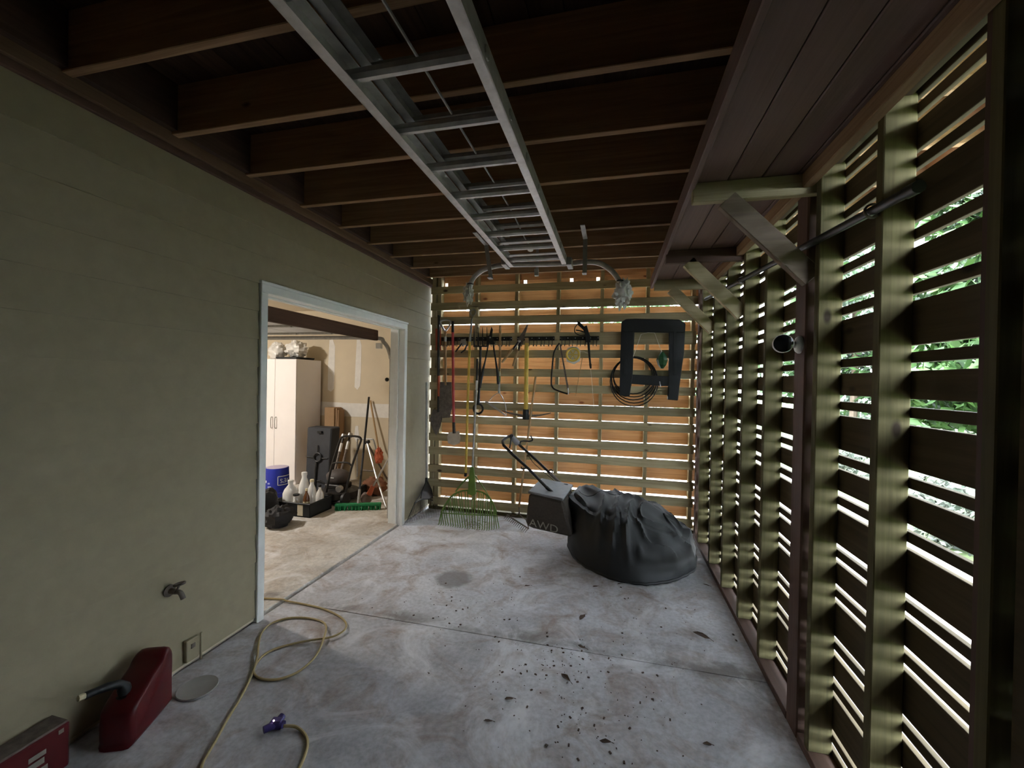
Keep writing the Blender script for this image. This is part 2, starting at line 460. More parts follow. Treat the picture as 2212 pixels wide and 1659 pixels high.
# ------------------------------------------------------------------ garage shell
gb = struct(MB().box(GX0, GX1, 5.70, 5.80, GF, 2.62), 'wall_garage_back', M['drywall'], 'tan unpainted drywall at the back of the garage', 'wall')
def patch(pts):
    part(MB().prism([(x, 5.7, z) for x, z in pts], (0, -.003, 0)), 'mud_patch', M['mud'], gb)
def wp(px, py): p = at(px, py, 'Y', 5.7); return (p.x, p.z)
patch([wp(712, 735), (wp(719, 733)), wp(724, 748), wp(723, 800), wp(721, 840), wp(715, 846), wp(708, 842), wp(709, 790)])
patch([wp(771, 734), wp(777, 732), wp(781, 745), wp(780, 800), wp(778, 834), wp(772, 842), wp(766, 836), wp(768, 790)])
patch([wp(690, 867), wp(760, 871), wp(840, 873), wp(840, 903), wp(760, 900), wp(690, 897)])
patch([wp(768, 920), wp(774, 920), wp(776, 945), wp(770, 955), wp(765, 945)])
struct(MB().box(GX0, GX1, -1.2, -1.1, GF, 2.62), 'wall_garage_front', M['drywall'], 'tan drywall at the near end of the garage', 'wall')
struct(MB().box(GX0 - .1, GX0, -1.2, 5.8, GF, 2.62), 'wall_garage_side', M['drywall'], 'tan drywall on the far side of the garage', 'wall')
struct(MB().box(GX0 - .1, GX1, -1.2, 5.8, 2.62, 2.72), 'ceiling_garage', M['ceil'], 'plain painted ceiling of the garage', 'ceiling')

# ------------------------------------------------------------------ ceiling: joists and deck boards
ce = struct_root('ceiling', 'dark open joists and deck boards over the lean-to', 'ceiling')
JY = [-.86, -.44, -.02, .385, .79, 1.195, 1.622, 2.048, 2.49, 2.905, 3.307, 3.70, 4.12, 4.535]
for y in JY:
    board('joist', ce, M['oldX'], XL + .03, 1.72, y, y + .038, JB + random.uniform(-.004, .004), JT, .003)
xx = XL + .02
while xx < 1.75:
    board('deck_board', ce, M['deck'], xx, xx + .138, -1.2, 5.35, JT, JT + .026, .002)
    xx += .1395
for i in range(len(JY) - 1):
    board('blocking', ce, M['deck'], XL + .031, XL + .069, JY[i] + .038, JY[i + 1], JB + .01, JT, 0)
part(MB().box(XL - .1, 1.78, -1.3, 5.4, JT + .027, JT + .05), 'leak_blocker', M['deck'], ce)  # unseen sheet added above the deck to stop light leaking between boards
board('rim_beam', ce, M['redY'], 1.72, 1.76, -1.2, 5.3, 2.76, 3.0, .004)

# ------------------------------------------------------------------ back wall: inner slats, studs, outer boards
wb = struct_root('wall_back', 'back wall of spaced olive slats over orange-brown outer boards', 'slatted wall')
for i, zc in enumerate([2.645] + ZC):
    w = .14 if abs(zc - 2.055) < .01 else (.086 if i == 0 else .089)
    xr = XR + .008 if i > 1 else XR + .06
    board('slat', wb, M['slX'], XL + .018, xr, YB, YB + .019, zc - w / 2, zc + w / 2, .002,
          (random.uniform(-.004, .004), random.uniform(-.0012, .0012), 0))
studs = [-2.135, -2.066, -1.593, -1.109, -.626, -.142, .341, .800]
for sx in studs:
    w = .05 if sx < -2 else .038
    board('stud', wb, M['slZ'], sx - w / 2, sx + w / 2, YB + .0195, YB + .1085, 0.04, 2.99, .002)
board('bottom_plate', wb, M['ptX'], XL + .02, XR + .09, YB + .0195, YB + .1085, 0, .038, .002)
OY = YB + .109
def outer_rows():
    rows = []
    zs = [2.665] + ZC
    for a, b_ in zip(zs[:-1], zs[1:]):
        d = a - b_; w = .14 if d > .195 else .089
        rows.append(((a + b_) / 2, w))
    rows.append((.018, .089)); rows.append((2.925, .14)); rows.append((2.80, .095))
    return rows, zs
rows, gaps = outer_rows()
for zc, w in rows:
    board('outer_board', wb, M['redX'], XL + .05, XR + .13, OY, OY + .019, zc - w / 2, zc + w / 2, .002, (0, random.uniform(-.0008, .0008), 0))
for zc in gaps:
    board('batten_strip', wb, M['outX'], XL + .05, XR + .13, OY, OY + .019, zc - .017, zc + .017, .0015)

cuts = sorted(at(px, 598, 'Y', OY).x for px in (965, 1033, 1135, 1235, 1292))
ed = [XL + .05] + cuts + [XR + .13]
for a_, b_ in zip(ed[:-1], ed[1:]):
    board('top_block', wb, M['redX'], a_ + .018, b_ - .018, OY, OY + .019, 2.69, 2.752, .002)
# ------------------------------------------------------------------ right wall: studs, post, outer boards
wr = struct_root('wall_right', 'right wall of treated studs with wide and narrow horizontal slats outside', 'slatted wall')
SYR = [1.15, 1.576, 1.997, 2.61, 3.02, 3.45, 3.88, 4.36]
for y in SYR:
    top = 2.995 if y < 1.3 else 2.62
    board('stud', wr, M['ptZ'], XR, XR + .089, y, y + .038, .038, top, .003, (0, 0, random.uniform(-.02, .02)))
board('corner_stud', wr, M['brownZ'], XR + .015, XR + .089, 4.60, 4.685, .0, 2.70, .003)
board('post', wr, M['brownZ'], XR - .004, XR + .089, 2.10, 2.215, 0, 2.76, .006)
board('near_post', wr, M['brownZ'], XR + .02, XR + .089, 1.188, 1.232, .038, 2.995, .004)
board('bottom_plate', wr, M['brownY'], XR - .004, XR + .089, -1.2, 2.098, 0, .038, .003)
board('bottom_plate', wr, M['brownY'], XR - .004, XR + .089, 2.217, 4.60, 0, .038, .003)
board('top_plate', wr, M['brownY'], XR + .001, XR + .089, 1.24, 4.60, 2.625, 2.70, .003)
board('top_plate', wr, M['brownY'], XR + .001, XR + .089, 1.24, 4.60, 2.70, 2.76, .003)
OXR = XR + .0895
for zc, w in rows:
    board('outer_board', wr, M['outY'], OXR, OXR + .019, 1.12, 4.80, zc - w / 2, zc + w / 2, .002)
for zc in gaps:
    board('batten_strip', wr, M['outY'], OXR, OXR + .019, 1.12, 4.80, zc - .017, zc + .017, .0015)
# unseen near end; right side closed solid to keep daylight out of it
struct(MB().box(XR + .02, XR + .11, -1.2, 1.12, 0, 3.0), 'wall_right_near', M['outY'], 'unseen solid dark boarding added to darken the near end of the right wall', 'wall')
struct(MB().box(-2.33, 1.05, -1.30, -1.2, 0, 3.0), 'wall_front', M['outX'], 'solid dark wall behind the viewer', 'wall')

# ------------------------------------------------------------------ high shelf on brackets along the right wall
SZ = 2.49
sh = thing('wall_shelf', 'brown composite board shelf on timber brackets high along the right wall', 'shelf', (.33, 2.16, SZ))
for i in range(4):
    part(MB().box(.345 + i * .139, .345 + i * .139 + .135, -.9, 4.12, SZ, SZ + .025), 'shelf_board', M['comp'], sh, bevel=.004)
part(MB().box(.318, .343, -.9, 4.14, SZ - .03, SZ + .065), 'fascia_board', M['comp'], sh, bevel=.004)
for (y0, mt) in ((2.058, 'sl'), (3.06, 'brown'), (3.92, 'sl')):
    xa = .335
    arm = part(MB().box(xa, XR + .08, y0, y0 + .038, SZ - .090, SZ - .001), 'bracket_arm', M[mt + 'X'], sh, bevel=.003)
    a = Vector((.50, y0 + .019, SZ - .105)); b = Vector((XR - .012, y0 + .019, SZ - .43))
    d = (b - a).normalized(); nrm = Vector((-d.z, 0, d.x))
    part(MB().obox((a + b) / 2, d * ((b - a).length / 2 + .03), Vector((0, .019, 0)), nrm * .0445), 'brace', M['brace' if y0 < 3 else 'slX'], sh, bevel=.003)
part(MB().box(XR - .045, XR - .004, .0, 4.12, SZ - .062, SZ - .001), 'wall_cleat', M['oldY'], sh, bevel=.003)

# ------------------------------------------------------------------ pipe along the right wall
pp = thing('curtain_pipe', 'dark slim pipe running along the right wall studs below the shelf', 'pipe', (.80, 2.6, 2.2))
p0, p1 = Vector((XR - .018, 1.40, 2.125)), Vector((XR - .018, 4.15, 2.352))
part(MB().tube([p0, p1], .015, 10), 'pipe', M['blkm'], pp, True)
part(MB().tube([p0 - (p1 - p0).normalized() * .02, p0 + (p1 - p0).normalized() * .03], .018, 10), 'end_cap', M['blkm'], pp, True)
for y in (1.594, 3.038):
    q = p0 + (p1 - p0) * ((y - p0.y) / (p1.y - p0.y))
    part(MB().tube(arc(q, .022, 0, 6.283, 14, (1, 0, 0), (0, 0, 1)), .004, 6), 'bracket_ring', M['rust'], pp, True)

# ------------------------------------------------------------------ security camera on the post
sc_c = at(1692, 742, 'Y', 2.085)
sc = thing('security_camera', 'white security camera with round black face on the brown post', 'camera', (XR - .005, 2.15, sc_c.z))
look = (Vector((-.25, -1.0, -.03))).normalized()
part(MB().lathe(sc_c - look * .065, [(.020, 0), (.034, .006), (.0405, .03), (.041, .062), (.0385, .068)], 28, look), 'body', M['white'], sc, True)
part(MB().lathe(sc_c - look * .003, [(.0375, 0), (.0378, .007), (.034, .009)], 28, look), 'lens_face', M['lens'], sc, True)
part(MB().lathe((XR - .005, 2.150, sc_c.z), [(.040, 0), (.040, .006), (.034, .014), (.016, .020), (.012, .03)], 24, (-1, 0, 0)), 'mount_base', M['white'], sc, True)
part(MB().tube([(XR - .03, 2.150, sc_c.z), sc_c - look * .045], .011, 10), 'mount_arm', M['white'], sc, True)

# ------------------------------------------------------------------ extension ladder under the joists
la = thing('extension_ladder', 'aluminium extension ladder hung flat under the joists', 'ladder', (-.64, 1.5, 2.53))
XA, XB = -.878, -.398
def irail(x, z0, y0, y1, side, hgt=.072):
    m = MB(); t = .0035; w = .036
    m.box(x - t / 2, x + t / 2, y0, y1, z0, z0 + hgt)
    a, b = (x, x + w) if side > 0 else (x - w, x)
    m.box(a, b, y0, y1, z0, z0 + t); m.box(a, b, y0, y1, z0 + hgt - t, z0 + hgt)
    return m
yA, yB2 = -1.0, 3.445
Z1, Z2 = 2.535, 2.618
for nm, x, s in (('rail', XA, 1), ('rail', XB, -1)):
    part(irail(x, Z1, yA, yB2, s), nm, M['alu'], la)
    part(irail(x + s * .034, Z2, yA + .2, yB2 - .28, s), nm, M['alu2'], la)
k = 0
y = 3.36
while y > -.9:
    r = part(MB().tube([(XA, y, Z1 + .034), (XB, y, Z1 + .034)], .0205, 8, upd=(0, 0, 1)), 'rung', M['alu'], la)
    part(MB().tube([(XB - .002, y, Z1 + .034), (XB + .006, y, Z1 + .034)], [.024, .020], 10), 'rung_plug', M['alu2'], r)
    if y < 3.1:
        part(MB().tube([(XA + .034, y + .085, Z2 + .034), (XB - .034, y + .085, Z2 + .034)], .0185, 8, upd=(0, 0, 1)), 'rung', M['alu2'], la)
    y -= .305
for yy in (3.22, 2.92):
    part(MB().box(XA + .05, XB - .05, yy, yy + .045, Z1 + .030, Z1 + .038), 'tread_plate', M['alu2'], la)
part(MB().tube(smooth_path([(-.68, -.6, 2.66), (-.665, .8, 2.655), (-.66, 1.8, 2.652), (-.655, 2.6, 2.655), (-.66, 3.0, 2.63), (-.64, 3.14, 2.60)], 6), .0055, 6), 'rope', M['galv'], la, True)
part(MB().lathe((-.64, 3.155, 2.565), [(.010, 0), (.022, .006), (.022, .026), (.010, .032)], 14), 'pulley', M['white'], la, True)

# ladder stabiliser bolted to its end
SY = 3.55
sb = thing('ladder_stabilizer', 'curved grey stabilizer bar with wrapped ends bolted to the ladder end', 'stabilizer bar', (-.62, SY, 2.56))
bar = [at(1014, 625, 'Y', SY), at(1022, 602, 'Y', SY), at(1042, 584, 'Y', SY), at(1070, 575, 'Y', SY), at(1100, 572, 'Y', SY), at(1165, 571, 'Y', SY),
       at(1225, 569, 'Y', SY), at(1275, 566, 'Y', SY), at(1300, 571, 'Y', SY), at(1322, 586, 'Y', SY), at(1337, 606, 'Y', SY), at(1343, 622, 'Y', SY)]
part(MB().tube(smooth_path(bar, 6), .022, 10, flat=.8), 'bar', M['alu'], sb, True)
def crumple(c, sx, sy, sz, seed, amp=.3, fr=2.2, n=26, k=16, floor=True):
    vs = []; fs = []
    for i in range(k + 1):
        ph = math.pi * i / k
        for j in range(n):
            th = 6.283 * j / n
            d = Vector((math.sin(ph) * math.cos(th), math.sin(ph) * math.sin(th), math.cos(ph)))
            w = 1 + amp * (abs(mnoise.noise(d * fr + Vector((seed, 0, 0)))) * 1.6 - .35) + amp * .5 * mnoise.noise(d * fr * 2.7 + Vector((0, seed, 0)))
            z = c[2] + sz * d.z * w
            vs.append((c[0] + sx * d.x * w, c[1] + sy * d.y * w, max(c[2] - sz * .93, z) if floor else z))
    for i in range(k):
        for j in range(n):
            l = (j + 1) % n; fs.append((i * n + j, i * n + l, (i + 1) * n + l, (i + 1) * n + j))
    return MB().add(vs, fs)
part(crumple(at(1345, 634, 'Y', SY), .066, .055, .105, 3.1, .55, 2.4, 30, 20, False), 'wrapped_end', M['bag'], sb, True)
part(crumple(at(1012, 634, 'Y', SY), .042, .038, .085, 8.4, .55, 2.6, 28, 18, False), 'wrapped_end', M['cloth'], sb, True)
part(MB().tube(arc(at(1340, 607, 'Y', SY), .028, 0, 6.283, 14, (1, 0, 0), (0, 1, 0)), .006, 6), 'tie', M['blk'], sb, True)
part(MB().tube(arc(at(1016, 614, 'Y', SY), .026, 0, 6.283, 14, (1, 0, 0), (0, 1, 0)), .006, 6), 'tie', M['blk'], sb, True)
for px in (1095, 1232):
    c = at(px, 572, 'Y', SY)
    part(MB().box(c.x - .022, c.x + .022, SY - .12, SY + .03, c.z - .032, c.z + .032), 'clamp', M['alu2'], sb, bevel=.004)
    part(MB().lathe((c.x, SY + .03, c.z), [(.012, 0), (.012, .012)], 8, (0, 1, 0)), 'wing_nut', M['blkm'], sb)
# hangers holding the ladder
def hanger(x, y, zl, label, lean):
    h = thing('ladder_hanger', label, 'bracket', (x, y, JB), 'grey strap hangers at the ladder end')
    part(MB().box(x - .018, x + .018, y - .30, y + .02, JB - .011, JB - .004), 'top_plate', M['galv'], h, bevel=.001)
    part(MB().prism([(x - .018, y + .012, JB - .006), (x + .018, y + .012, JB - .006), (x + .018 + lean, y + .012, zl), (x - .018 + lean, y + .012, zl)], (0, .006, 0)), 'strap', M['galv'], h)
    part(MB().box(x - .018 + lean, x + .018 + lean, y - .05, y + .02, zl - .006, zl), 'hook_lip', M['galv'], h, bevel=.001)
hanger(-.252, 3.50, 2.465, 'grey strap hanger on the right of the ladder end', 0)
hanger(-1.11, 3.50, 2.46, 'bent grey strap hanger on the left of the ladder end', .05)
hb = at(1160, 590, 'Y', 3.70)
single(MB().box(hb.x - .018, hb.x + .018, 3.66, 3.70, hb.z - .03, hb.z + .03).box(hb.x - .012, hb.x + .012, 3.694, 3.704, hb.z + .03, JB), 'joist_hook', M['galv'],
       'small grey hook dropping from a joist between the two hangers', 'hook', (hb.x, 3.70, JB), bevel=.002)

# ------------------------------------------------------------------ tool wall
def T(px, py, d=.03): return at(px, py, 'Y', YB - d)
def rail_hooks(pa, pb, label):
    a, b = T(pa, 731, .006), T(pb, 731, .006)
    zc = 2.055
    r = thing('hook_rail', label, 'hook rail', (a.x, YB, zc), 'black hook rails on the slats')
    part(MB().box(a.x, b.x, YB - .010, YB, zc - .022, zc + .024), 'rail', M['blkm'], r, bevel=.002)
    n = 5
    for i in range(n):
        x = a.x + (b.x - a.x) * (i + .5) / n
        for dx in (-.018, .018):
            pts = [(x + dx, YB - .012, zc + .010), (x + dx, YB - .016, zc - .06)] + arc((x + dx, YB - .045, zc - .06), .029, 0, -2.6, 7, (0, 1, 0), (0, 0, 1))
            part(MB().tube(pts, .0036, 6), 'hook', M['blkm'], r, True)
    for i in range(n + 1):
        x = a.x + .01 + (b.x - a.x - .02) * i / n
        part(MB().lathe((x, YB - .010, zc + .004), [(.006, 0), (.006, .003), (.002, .005)], 8, (0, -1, 0)), 'screw', M['steel'], r)
rail_hooks(950, 1022, 'black hook rail nearest the siding behind the spade')
rail_hooks(1028, 1106.5, 'black hook rail behind the fork and the loppers')
rail_hooks(1117, 1198, 'black hook rail left of the bow saw above the mattock')
rail_hooks(1209, 1294, 'black hook rail furthest right behind the spray gun')

def tool(name, label, px, py, cat=None): return thing(name, label, cat or 'tool', T(px, py, .04))
def P(par, name, mat, pts, r, d=.045, n=8, sm=True, flat=1.0):
    ds = d if isinstance(d, (list, tuple)) else [d] * len(pts)
    return part(MB().tube([T(x, y, dd) for (x, y), dd in zip(pts, ds)], r, n, flat=flat), name, mat, par, sm)
def PL(par, name, mat, pts, th, d=.04, bevel=0.0):
    return part(MB().prism([T(x, y, d) for x, y in pts], (0, -th, 0)), name, mat, par, False, bevel)

# digging shovel with orange sleeves
t = tool('digging_shovel', 'dark digging shovel with orange-red sleeves hanging leftmost on the slats', 947, 682)
P(t, 'shaft', M['blkm'], [(948, 681), (947, 760), (947, 890)], .014)
PL(t, 'bracket_plate', M['orange'], [(941, 710), (953, 711), (953, 757), (942, 757)], .012, .012, .002)
P(t, 'sleeve', M['orange'], [(948, 812), (948, 856)], .018)
bl = [T(x, y, d) for x, y, d in [(935, 884, .05), (954, 886, .05), (955, 905, .062), (951, 922, .055), (942, 941, .03), (933, 924, .055), (929, 904, .062)]]
part(MB().prism(bl, (0, .006, 0)), 'blade', M['rust'], t, bevel=.001)
# spade
t = tool('flat_spade', 'D-handled spade with long dark rectangular blade between orange and red tools', 962, 690)
P(t, 'shaft', M['handlewood'], [(962, 716), (962, 770), (963, 832)], [.013, .014, .016], .055)
P(t, 'collar', M['steel'], [(962, 727), (962, 738)], .016, .055)
part(MB().tube(smooth_path([T(962, 716, .055), T(954, 704, .055), T(952, 694, .055), T(963, 691, .055), T(973, 694, .055), T(970, 705, .055), T(962, 716, .055)], 4), .010, 8), 'grip', M['steel'], t, True)
PL(t, 'blade', M['rust'], [(951, 826), (975, 826), (977, 880), (972, 902), (955, 903), (949, 880)], .006, .058, .001)
part(MB().tube([T(951, 826, .06), T(975, 826, .06)], .006, 6), 'foot_step', M['rust'], t, True)
# red scraper
t = tool('floor_scraper', 'long red-handled scraper with small square grey blade', 979, 694)
P(t, 'handle', M['redp'], [(978, 716), (979, 820), (980, 916)], .0155, .06)
P(t, 'cap', M['blk'], [(978, 694), (978, 718)], .0165, .06)
P(t, 'ferrule', M['blkm'], [(980, 912), (981, 936)], [.017, .019], .06)
PL(t, 'blade', M['steel'], [(969, 934), (992, 931), (995, 945), (993, 957), (981, 962), (968, 957), (966, 944)], .004, .05, .0008)
# yellow pole
t = tool('yellow_pole', 'long yellow fibreglass pole with black tip reaching down beside the green rake', 1014, 690, 'pole')
P(t, 'shaft', M['yel'], [(1015, 735), (1010, 880), (1006, 1024)], .0145, [.07, .07, .05])
P(t, 'tip', M['blk'], [(1006, 1021), (1005, 1029)], .0165, .05)
P(t, 'ferrule', M['galv'], [(1019, 690), (1017, 714), (1015, 738)], [.010, .013, .016], .07)
part(MB().tube(arc(T(1022, 675, .03), .034, 0, 6.283, 18, (1, 0, 0), (0, 0, 1)), .008, 8), 'ring', M['galv'], t, True)
P(t, 'ring_stem', M['galv'], [(1021, 682), (1019, 693)], .008, [.04, .07])
single(MB().box(*(lambda p: (p.x - .055, p.x + .055, YB - .03, YB - .001, p.z - .06, p.z + .06))(T(1023, 674))), 'wood_block', M['slZ'],
       'small weathered wooden block behind the grey ring on the slats', 'block', T(1023, 674, .015), bevel=.004)
# hand pruners
t = tool('hand_pruner', 'black-handled hand pruners on a hook beside the yellow pole', 1000, 750)
P(t, 'handle', M['blk'], [(998, 742), (990, 752), (984, 760)], [.008, .010, .009], .05)
P(t, 'handle', M['blk'], [(1009, 745), (1004, 756), (996, 762)], [.008, .010, .009], .05)
PL(t, 'blade', M['galv'], [(996, 733), (1006, 732), (1009, 744), (1000, 748), (994, 744)], .006, .045, .001)
# garden fork
t = tool('garden_fork', 'black garden fork hung tines up with a round grip at the bottom', 1038, 748)
for x in (1023.5, 1033, 1042, 1051.5):
    P(t, 'tine', M['blkm'], [(x, 707), (x + .5, 728), (x + 1, 748)], [.003, .007, .009], [.03, .055, .06], 6)
P(t, 'crossbar', M['blkm'], [(1023, 748), (1053, 748)], .010, .06)
P(t, 'shaft', M['blkm'], [(1038, 748), (1037, 790)], .015, .06)
P(t, 'sleeve', M['dkgrey'], [(1037, 788), (1035, 842)], .0155, .06)
P(t, 'neck', M['blk'], [(1035, 840), (1033, 872)], [.014, .019], .06)
part(MB().tube(arc(T(1033, 883, .06), .056, 0, 6.283, 20, (1, 0, 0), (0, 0, 1)), .012, 8), 'grip', M['blk'], t, True)
# loppers
t = tool('lopper', 'black long-handled loppers spread open in front of the hook rail', 1058, 728)
PL(t, 'blade', M['blkm'], [(1056, 735), (1059, 715), (1062, 706), (1065, 712), (1063, 728), (1060, 738)], .006, .075, .001)
PL(t, 'hook_blade', M['blkm'], [(1052, 728), (1058, 724), (1066, 734), (1069, 744), (1062, 745), (1054, 740)], .010, .064, .001)
part(MB().lathe(T(1059, 729, .081), [(.010, 0), (.010, .006), (.004, .009)], 10, (0, -1, 0)), 'pivot_bolt', M['steel'], t)
P(t, 'handle', M['blk'], [(1056, 738), (1048, 780), (1042, 806), (1036, 838)], [.009, .009, .016, .017], .07)
P(t, 'handle', M['blk'], [(1065, 740), (1071, 780), (1075, 806), (1076, 830)], [.009, .010, .015, .015], .07)
# grass whip with wooden handle
t = tool('weed_cutter', 'wooden-handled weed cutter with a thin metal bow and blade', 1080, 703)
P(t, 'handle', M['handlewood'], [(1080.5, 703), (1080, 770), (1078.5, 826)], .0135, .04)
P(t, 'paper_label', M['label'], [(1079, 802), (1078.8, 812)], .0142, .04)
P(t, 'ferrule', M['grn'], [(1078.6, 813), (1078.3, 824)], .0150, .04)
P(t, 'socket', M['galv'], [(1078.3, 823), (1077.8, 850)], [.013, .015], .04)
part(MB().tube(smooth_path([T(1077, 848, .04), T(1066, 855, .05), T(1056, 867, .055)], 4), .0048, 6), 'bow', M['steel'], t, True)
part(MB().tube(smooth_path([T(1078, 848, .04), T(1086, 860, .05), T(1092, 876, .055), T(1094, 898, .06)], 4), .0048, 6), 'bow', M['steel'], t, True)
PL(t, 'blade', M['steel'], [(1045, 866), (1052, 866.5), (1074, 881), (1093, 896), (1092, 899), (1072, 885), (1050, 870)], .004, .058)
# hedge shears
t = tool('hedge_shears', 'hedge shears with grey blades and pale wooden handles pointing up right', 1122, 736)
PL(t, 'blade', M['rust'], [(1118, 735), (1139, 700), (1140.5, 704), (1126, 741)], .005, .062, .001)
PL(t, 'blade', M['rust'], [(1121, 737), (1137, 706), (1139, 709), (1129, 742)], .005, .055, .001)
part(MB().lathe(T(1122, 737, .066), [(.014, 0), (.014, .006), (.005, .010)], 10, (0, -1, 0)), 'pivot_bolt', M['steel'], t)
P(t, 'tang', M['blkm'], [(1120, 738), (1108, 755)], .012, .06)
P(t, 'tang', M['blkm'], [(1124, 739), (1120, 758)], .012, .06)
P(t, 'handle', M['handlewood'], [(1109, 752), (1097, 767), (1084, 783)], [.012, .015, .012], .06)
P(t, 'handle', M['handlewood'], [(1120, 755), (1114, 772), (1108, 791)], [.012, .015, .012], .06)
# pick mattock
t = tool('pickaxe', 'yellow-handled pickaxe hung head down with a curved steel pick', 1137, 731)
P(t, 'handle', M['yel'], [(1138, 741), (1137, 810), (1136, 888)], [.024, .022, .026], .065, 10)
P(t, 'knob', M['handlewood'], [(1138, 730), (1138, 742)], [.022, .024], .065, 8)
P(t, 'collar', M['blk'], [(1136, 884), (1136, 906)], [.034, .040], .065, 10)
part(MB().tube(smooth_path([T(1085, 887, .065), T(1104, 893, .065), T(1130, 898, .065)], 5), [.006 + .010 * i / 10 for i in range(11)], 6), 'pick', M['rust'], t, True)
part(MB().tube(smooth_path([T(1142, 898, .065), T(1166, 897, .065), T(1190, 892, .065)], 5), [.016 - .010 * i / 10 for i in range(11)], 6), 'pick', M['rust'], t, True)
# bow saw
t = tool('bow_saw', 'black bow saw hung from a hook left of the round pale package', 1208, 743)
part(MB().tube(smooth_path([T(1208.5, 741, .05), T(1199, 756, .05), T(1195, 772, .05), T(1191, 822, .05), T(1194, 837, .05), T(1205, 844, .05), T(1226, 851, .05)], 5), .0095, 8), 'frame', M['blkm'], t, True)
PL(t, 'blade', M['rust'], [(1208, 742), (1211, 742), (1229, 840), (1225, 841)], .002, .052)
P(t, 'blade_clip', M['steel'], [(1227, 838), (1227.5, 852)], .006, .052)
# round package
c = T(1237.5, 766, .04)
t = thing('trimmer_line_pack', 'round pale yellow spool in a clear hang pack on the rail', 'spool pack', T(1237, 750, .03))
PL(t, 'card', M['white'], [(1226, 752), (1236, 748), (1248, 750), (1254, 758), (1253, 780), (1240, 787), (1224, 781), (1222, 764)], .004, .022, .001)
part(MB().tube(arc((c.x, c.y, c.z), .068, 0, 6.283, 28, (1, 0, 0), (0, 0, 1)), .012, 8), 'spool_ring', M['yel'], t, True)
part(MB().lathe((c.x, c.y + .006, c.z), [(.062, 0), (.062, .006)], 24, (0, -1, 0)), 'spool_face', M['label'], t)
for k in range(6):
    a = k * math.pi / 3
    part(MB().obox((c.x + .03 * math.cos(a), c.y - .004, c.z + .03 * math.sin(a)), (.026 * math.cos(a), 0, .026 * math.sin(a)), (0, .003, 0), (-.005 * math.sin(a), 0, .005 * math.cos(a))), 'spoke', M['yel'], t)
P(t, 'loose_end', M['string'], [(1250, 759), (1262, 760), (1270, 763)], .004, .03)
# thin stick
t_s = single(MB().tube([T(1258, 772, .035), T(1251, 812, .03), T(1243, 856, .025)], [.005, .005, .004], 6), 'stake', M['handlewood'],
             'thin brown stick hanging between the bow saw and the spray gun', 'stick', T(1258, 772, .03))
# spray gun
t = tool('spray_gun', 'black pressure washer spray gun hung with its wand pointing down', 1262, 700)
PL(t, 'body', M['blk'], [(1247, 694), (1254, 697), (1262, 706), (1268, 703), (1270, 712), (1275, 726), (1276, 740), (1266, 741), (1264, 722), (1260, 713), (1248, 702)], .030, .035, .004)
part(MB().tube(smooth_path([T(1249, 699, .05), T(1242, 708, .05), T(1242, 718, .05), T(1252, 724, .05), T(1265, 724, .05)], 4), .0055, 6), 'trigger_guard', M['blk'], t, True)
P(t, 'trigger', M['blk'], [(1244, 713), (1254, 715), (1265, 718)], .007, .05)
P(t, 'wand', M['blk'], [(1271, 738), (1273, 765), (1275, 788)], [.014, .012, .011], .05)
P(t, 'nozzle', M['blkm'], [(1275, 786), (1276, 796)], [.015, .010], .05)
single(MB().tube(smooth_path([T(1276, 797, .03), T(1279, 830, .025), T(1283, 880, .02)], 5), .0025, 5), 'hanging_string', M['string'],
       'thin pale string dangling below the spray gun', 'string', T(1276, 797, .02))
# sawhorse
t = tool('sawhorse', 'folded black plastic sawhorse hanging at the right end of the back wall', 1410, 700, 'sawhorse')
PL(t, 'leg', M['blk'], [(1342, 700), (1370, 700), (1370, 720), (1366, 815), (1360, 855), (1350, 857), (1338, 853), (1339, 800)], .055, .03, .006)
PL(t, 'leg', M['blk'], [(1444, 700), (1479, 702), (1476, 760), (1467, 830), (1463, 865), (1441, 863), (1443, 820), (1444, 760)], .055, .03, .006)
PL(t, 'top_rail', M['blk'], [(1342, 697), (1352, 691), (1372, 690), (1465, 692), (1479, 700), (1478, 720), (1342, 718)], .062, .028, .006)
PL(t, 'cross_rail', M['blk'], [(1362, 809), (1444, 813), (1446, 834), (1428, 834), (1361, 829)], .045, .03, .005)
P(t, 'latch', M['steel'], [(1425, 824), (1427, 836)], .005, .078)
for cx, cy in ((1352, 760), (1458, 760)):
    PL(t, 'leg_rib', M['blk'], [(cx - 3, cy - 45), (cx + 3, cy - 45), (cx + 2, cy + 50), (cx - 4, cy + 50)], .008, .085, .002)
# coiled cable behind the sawhorse
t = thing('cable_coil', 'coil of black cable hanging behind the sawhorse', 'cable', T(1368, 770, .02))
rc = random.Random(3)
for k in range(5):
    cx, cy, rp = 1369 + rc.uniform(-3, 3), 815 + k * 3 - 3, 39 + k * 2.2
    pts = []
    for i in range(32):
        a = 6.283 * i / 32
        pts.append(T(cx + rp * 1.08 * math.cos(a), cy + rp * math.sin(a) * (1.0 + .03 * k), .012 + .004 * k))
    part(MB().tube(pts, .0065, 6, closed=True), 'cable_loop', M['blk'], t, True)
# green float on a string
t = thing('green_float', 'dark green faceted ornament hanging on a looped string inside the sawhorse', 'ornament', T(1400, 718, .02))
part(MB().tube([T(1368, 770, .09), T(1385, 722, .09), T(1400, 718.5, .09), T(1414, 719, .09), T(1430, 762, .09)], .0032, 6), 'string', M['string'], t, True)
g0 = T(1431, 760, .085)
part(MB().lathe(g0, [(.012, 0), (.045, .045), (.06, .085), (.045, .135), (.014, .175)], 7, (0, 0, -1)), 'body', plain('dark_green_plastic', (.025, .085, .035), .35, 0, .2, 8, .03), t)

